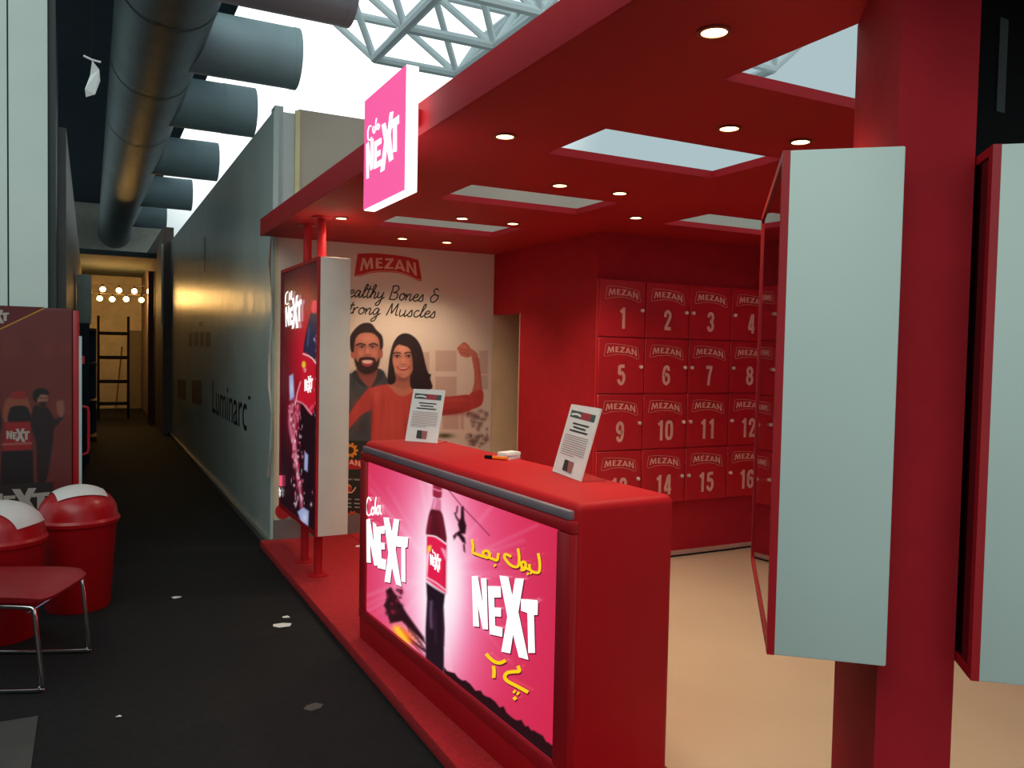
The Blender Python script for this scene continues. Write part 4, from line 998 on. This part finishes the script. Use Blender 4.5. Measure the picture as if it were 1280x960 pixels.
for mir in (1, -1):
    X_ = lambda q: [(x if mir == 1 else 146-x, y) for x, y in q]
    p.poly(X_([(160, 486), (196, 494), (216, 500), (246, 548), (272, 524), (286, 534), (262, 566), (240, 590), (236, 640), (222, 740), (205, 822), (166, 822), (162, 660), (138, 580), (144, 510)]), (40, 20, 22), 6)
    p.poly(X_([(250, 476), (262, 466), (282, 468), (284, 530), (262, 536)]), (140, 84, 68), 6)
    p.poly(X_([(160, 440), (186, 424), (210, 440), (210, 468), (192, 492), (172, 486)]), (150, 96, 78), 5)
    p.poly(X_([(148, 456), (150, 424), (184, 410), (216, 424), (212, 440), (182, 438), (166, 460), (162, 478)]), (26, 16, 16), 5)
    p.poly(X_([(170, 474), (206, 470), (202, 490), (182, 496)]), (44, 26, 24), 5); p.line(X_([(178, 454), (190, 453)]), 4, (40, 24, 22), 3); p.line(X_([(198, 454), (208, 453)]), 4, (40, 24, 22), 3)
picture('figures_print', cool, (-0.77, FY, 0.42), (0.665, 0, 0), (0, 0, 1.34), 150, 260, (0, -1, 0), p, (104, 38, 34), 0.0008, rough=0.45)
a = Art(FM, (0, -1, 0), 0.003)
put_next(a, ((28, 600), (132, 592), (132, 650), (28, 652)), KG)
a.build('bottle_lettering', cool)
a = Art(FM, (0, -1, 0), 0.009)
a.poly([(-140, 850), (140, 830), (235, 826), (230, 960), (-140, 980)], KK)
put_next(a, ((-60, 880), (222, 856), (222, 960), (-60, 985)), KG)
a.build('base_lettering', cool)

def bin_(x, y, rot, ph0, ph1, label):
    t = thing('swing_bin', (x, y, 0), label, 'bin', 'red swing-top bins by the cooler')
    lathe('tub', [(0.165, 0.0), (0.172, 0.01), (0.205, 0.50), (0.21, 0.51)], (x, y, 0), RED_PLASTIC, t, 32)
    lathe('rim', [(0.208, 0.50), (0.222, 0.505), (0.226, 0.525), (0.216, 0.54), (0.2, 0.54)], (x, y, 0), RED_PLASTIC, t, 32)
    pr = [(0.214, 0.54)]+[(0.21*math.cos(k*math.pi/16), 0.56+0.155*math.sin(k*math.pi/16)) for k in range(0, 8)]+[(0.012, 0.715)]
    lathe('dome', pr, (x, y, 0), RED_PLASTIC, t, 32)
    # white swing flap: patch of the dome slightly proud
    bm = bmesh.new(); rows = []
    for i in range(9):
        ph = math.radians(ph0+i*(ph1-ph0)/8)                        # over the top, from front to back
        row = []
        for j in range(11):
            th = math.radians(-38+j*7.6)
            d = Vector((math.sin(th), -math.cos(th)*math.cos(ph), math.cos(th)*math.sin(ph)))
            v = Vector((d.x*0.214, d.y*0.214, 0.56+d.z*0.163))
            v = Matrix.Rotation(rot, 4, 'Z') @ v
            row.append(bm.verts.new((x+v.x, y+v.y, v.z)))
        rows.append(row)
    for A, B in zip(rows, rows[1:]):
        for j in range(10): bm.faces.new((A[j], A[j+1], B[j+1], B[j]))
    frombm('flap', bm, WHITE_PLASTIC, t, 40)
    return t
bin_(-0.06, 5.40, math.radians(14), 48, 150, 'red swing-top bin with white flap close to the cooler door')
bin_(-0.42, 4.99, math.radians(66), 18, 92, 'red swing-top bin behind the red chair seat, white flap turned sideways')

ch = thing('cantilever_chair', (-0.32, 4.36, 0), 'red seated chair with chrome sled frame beside the bins', 'chair')
E1 = Vector((0.185, 0.447, 0)).normalized(); E2 = Vector((-E1.y, E1.x, 0))        # along the seat front, towards the back
CB0 = Vector((-0.215, 4.12, 0))
def chp(u, v, z): return CB0+E1*u+E2*v+Vector((0, 0, z))
bm = bmesh.new(); nu, nv = 13, 11; top = []; bot = []
for i in range(nu):
    for j in range(nv):
        u = -0.02+0.52*i/(nu-1); v = -0.05+0.5*j/(nv-1)
        e = max(abs((i/(nu-1))*2-1), abs((j/(nv-1))*2-1))
        su = (i/(nu-1))*2-1; sv = (j/(nv-1))*2-1
        k = 1.0/max(1.0, (abs(su)**5+abs(sv)**5)**0.2)
        u = 0.24+0.26*su*k; v = 0.20+0.25*sv*k
        z = 0.435+0.02*(1-e**4)-0.02*max(0, -sv)**3
        top.append(bm.verts.new(chp(u, v, z))); bot.append(bm.verts.new(chp(u*0.98+0.005, v*0.98+0.004, 0.40-0.01*max(0, -sv)**3+0.01*e**4)))
I = lambda i, j: i*nv+j
for i in range(nu-1):
    for j in range(nv-1):
        bm.faces.new((top[I(i, j)], top[I(i+1, j)], top[I(i+1, j+1)], top[I(i, j+1)])); bm.faces.new((bot[I(i, j)], bot[I(i, j+1)], bot[I(i+1, j+1)], bot[I(i+1, j)]))
for i in range(nu-1):
    for j in (0, nv-1): bm.faces.new((top[I(i, j)], top[I(i+1, j)], bot[I(i+1, j)], bot[I(i, j)]))
for j in range(nv-1):
    for i in (0, nu-1): bm.faces.new((top[I(i, j)], top[I(i, j+1)], bot[I(i, j+1)], bot[I(i, j)]))
frombm('seat', bm, RED_SEAT, ch, 50)
for u in (0.0, 0.48):
    pts = [chp(u, 0.44, 0.40), chp(u, 0.05, 0.385), chp(u, 0.015, 0.375), chp(u, 0.0, 0.345), chp(u, -0.03, 0.06), chp(u, -0.025, 0.025), chp(u, 0.01, 0.011), chp(u, 0.42, 0.011), chp(u, 0.46, 0.03), chp(u, 0.47, 0.08), chp(u, 0.48, 0.45), chp(u, 0.53, 0.62), chp(u, 0.56, 0.82)]
    q = [pts[0]]
    sm = catmull(pts, False, 4)
    tube('leg_frame', sm, 0.0105, CHROME, ch, 10)
tube('cross_bar', [chp(0.0, 0.03, 0.36), chp(0.48, 0.03, 0.36)], 0.006, CHROME, ch, 8)
bm = bmesh.new(); rows = []
for i in range(8):
    s = i/7
    rows.append([(bm.verts.new(chp(0.0+0.48*j/8, 0.515+0.06*s+0.03*math.sin(math.pi*j/8)*(1), 0.56+0.30*s)), bm.verts.new(chp(0.0+0.48*j/8, 0.545+0.06*s+0.03*math.sin(math.pi*j/8), 0.56+0.30*s))) for j in range(9)])
for A, B in zip(rows, rows[1:]):
    for j in range(8):
        for k in (0, 1): bm.faces.new((A[j][k], A[j+1][k], B[j+1][k], B[j][k]))
for A, B in zip(rows, rows[1:]):
    for j in (0, 8): bm.faces.new((A[j][0], B[j][0], B[j][1], A[j][1]))
for j in range(8):
    for R in (rows[0], rows[-1]): bm.faces.new((R[j][0], R[j+1][0], R[j+1][1], R[j][1]))
frombm('backrest', bm, RED_SEAT, ch, 50)

# ------------------------------------------------------------------ far end of the gangway
LYY = 18.9
t = thing('step_ladder', (0.44, LYY, 0), 'dark metal ladder standing before the warm end wall', 'ladder')
LAD = mat('dark_ladder_metal', (58, 54, 50), 0.5, metal=0.3)
for x in (0.16, 0.72): box('stile', (x-0.025, LYY-0.03, 0.0), (x+0.025, LYY+0.03, 2.14), LAD, t, bevel=0.006)
for z in (0.32, 0.78, 1.28, 1.78): box('rung', (0.16, LYY-0.04, z-0.035), (0.72, LYY+0.04, z+0.035), LAD, t, bevel=0.006)
BULB = glow('warm_bulb', (255, 190, 100), 80.0); CORD = mat('festoon_cord', (60, 48, 40), 0.6)
bp_ = [(0.25, 2.72), (0.56, 2.71), (0.86, 2.71), (1.16, 2.72), (0.19, 2.52), (0.43, 2.515), (0.70, 2.53), (1.0, 2.525)]
for row, zc, lab in ((bp_[:4], 2.83, 'upper string of four warm bulbs across the end of the gangway'), (bp_[4:], 2.63, 'lower string of four warm bulbs across the end of the gangway')):
    t = thing('string_lights', (0.5, 19.5, zc), lab, 'string lights', 'warm bulb strings at the end of the gangway')
    tube('cord', [(-0.15, 19.5, zc+0.01), (0.5, 19.5, zc-0.01), (1.13, 19.5, zc+0.01)], 0.008, CORD, t, 6)
    for x, z in row:
        g = lathe('bulb', [(0.012, -0.05), (0.045, -0.03), (0.055, 0.0), (0.045, 0.03), (0.02, 0.05)], (x, 19.5, z), BULB, t, 14)
        lathe('socket', [(0.018, 0.05), (0.018, 0.10)], (x, 19.5, z), BLACK, g, 8)
t = thing('tube_lamp', (-0.11, 19.2, 2.5), 'short upright warm lamp on the left wall by the bulbs', 'lamp')
lathe('lamp_tube', [(0.05, 0.0), (0.06, 0.03), (0.06, 0.25), (0.05, 0.28)], (-0.09, 19.2, 2.5), glow('warm_tube', (255, 210, 140), 40.0), t, 12)
box('lamp_back', (-0.16, 19.12, 2.46), (-0.14, 19.28, 2.82), BLACK, t)
t = thing('wall_shelf', (-0.05, 15.0, 0), 'dark narrow shelf unit at the left of the gangway', 'shelf')
for z in (0.02, 0.6, 1.2, 1.75): box('shelf_board', (-0.16, 14.6, z), (0.10, 15.4, z+0.05), LAD, t)
box('back_panel', (-0.16, 15.38, 0.0), (0.10, 15.42, 1.8), mat('blue_grey_cover', (52, 66, 82), 0.6), t)
tag(box('white_carton', (-0.15, 12.0, 1.82), (0.02, 12.5, 2.45), mat('white_carton', (196, 204, 196), 0.6), bevel=0.01), 'white carton above the far shelf beside the cooler', 'carton')
tag(box('carton_stand', (-0.15, 12.0, 0.0), (0.0, 12.5, 1.82), mat('dark_blue_cover', (26, 40, 58), 0.7), bevel=0.01), 'dark blue covered stand under the white carton', 'stand')
tag(tube('broom_stick', [(0.55, 21.5, 0.02), (0.7, 21.98, 1.5)], 0.014, mat('stick_brown', (110, 78, 50), 0.6), None, 8), 'thin brown stick leaning on the end wall', 'stick')
tag(box('leaning_board', (0.82, 21.9, 0.0), (1.12, 21.99, 1.9), mat('grey_board', (120, 112, 100), 0.7)), 'grey board leaning on the end wall behind the ladder', 'board')

# ------------------------------------------------------------------ litter and cable
def scrap(px, size, label, z=0.0, m=PAPER):
    p = on_plane(*px, (0, 0, z), (0, 0, 1)); an = random.uniform(0, 3)
    pts = []
    for k in range(6):
        th = an+k*math.pi/3; r = size*random.uniform(0.6, 1.1)
        pts.append(Vector((p.x+r*math.cos(th)*1.3, p.y+r*math.sin(th), z+random.uniform(0.0005, 0.006))))
    o = mesh('litter_scrap', pts+[q+Vector((0, 0, 0.0015)) for q in pts], [tuple(range(5, -1, -1)), tuple(range(6, 12))]+[(k, (k+1) % 6, (k+1) % 6+6, k+6) for k in range(6)], m)
    return tag(o, label, 'litter', 'litter on the gangway carpet')
scrap((222, 747), 0.03, 'small white paper scrap alone in mid gangway')
scrap((352, 782), 0.045, 'larger pale scrap on the carpet near the red step'); scrap((358, 772), 0.022, 'thin white sliver beside the larger pale scrap')
scrap((148, 897), 0.010, 'tiny white crumb on the carpet near the chair'); scrap((392, 884), 0.05, 'crumpled dark scrap on the carpet by the counter', m=mat('dark_scrap', (70, 68, 66), 0.4))
scrap((440, 806), 0.012, 'white crumb at the foot of the red step'); scrap((449, 683), 0.03, 'pale scrap on the red carpet by the counter end', PLATFORM_Z)
cab = [on_plane(x, y, (0, 0, PLATFORM_Z+0.006), (0, 0, 1)) for x, y in ((800, 690), (840, 693), (865, 691), (900, 684), (938, 680), (975, 684))]
cab = [Vector((p.x, min(p.y, 4.76), p.z)) for p in cab]
tag(tube('floor_cable', catmull(cab, False, 5), 0.006, BLACK, None, 8), 'thin black cable lying along the locker wall', 'cable')
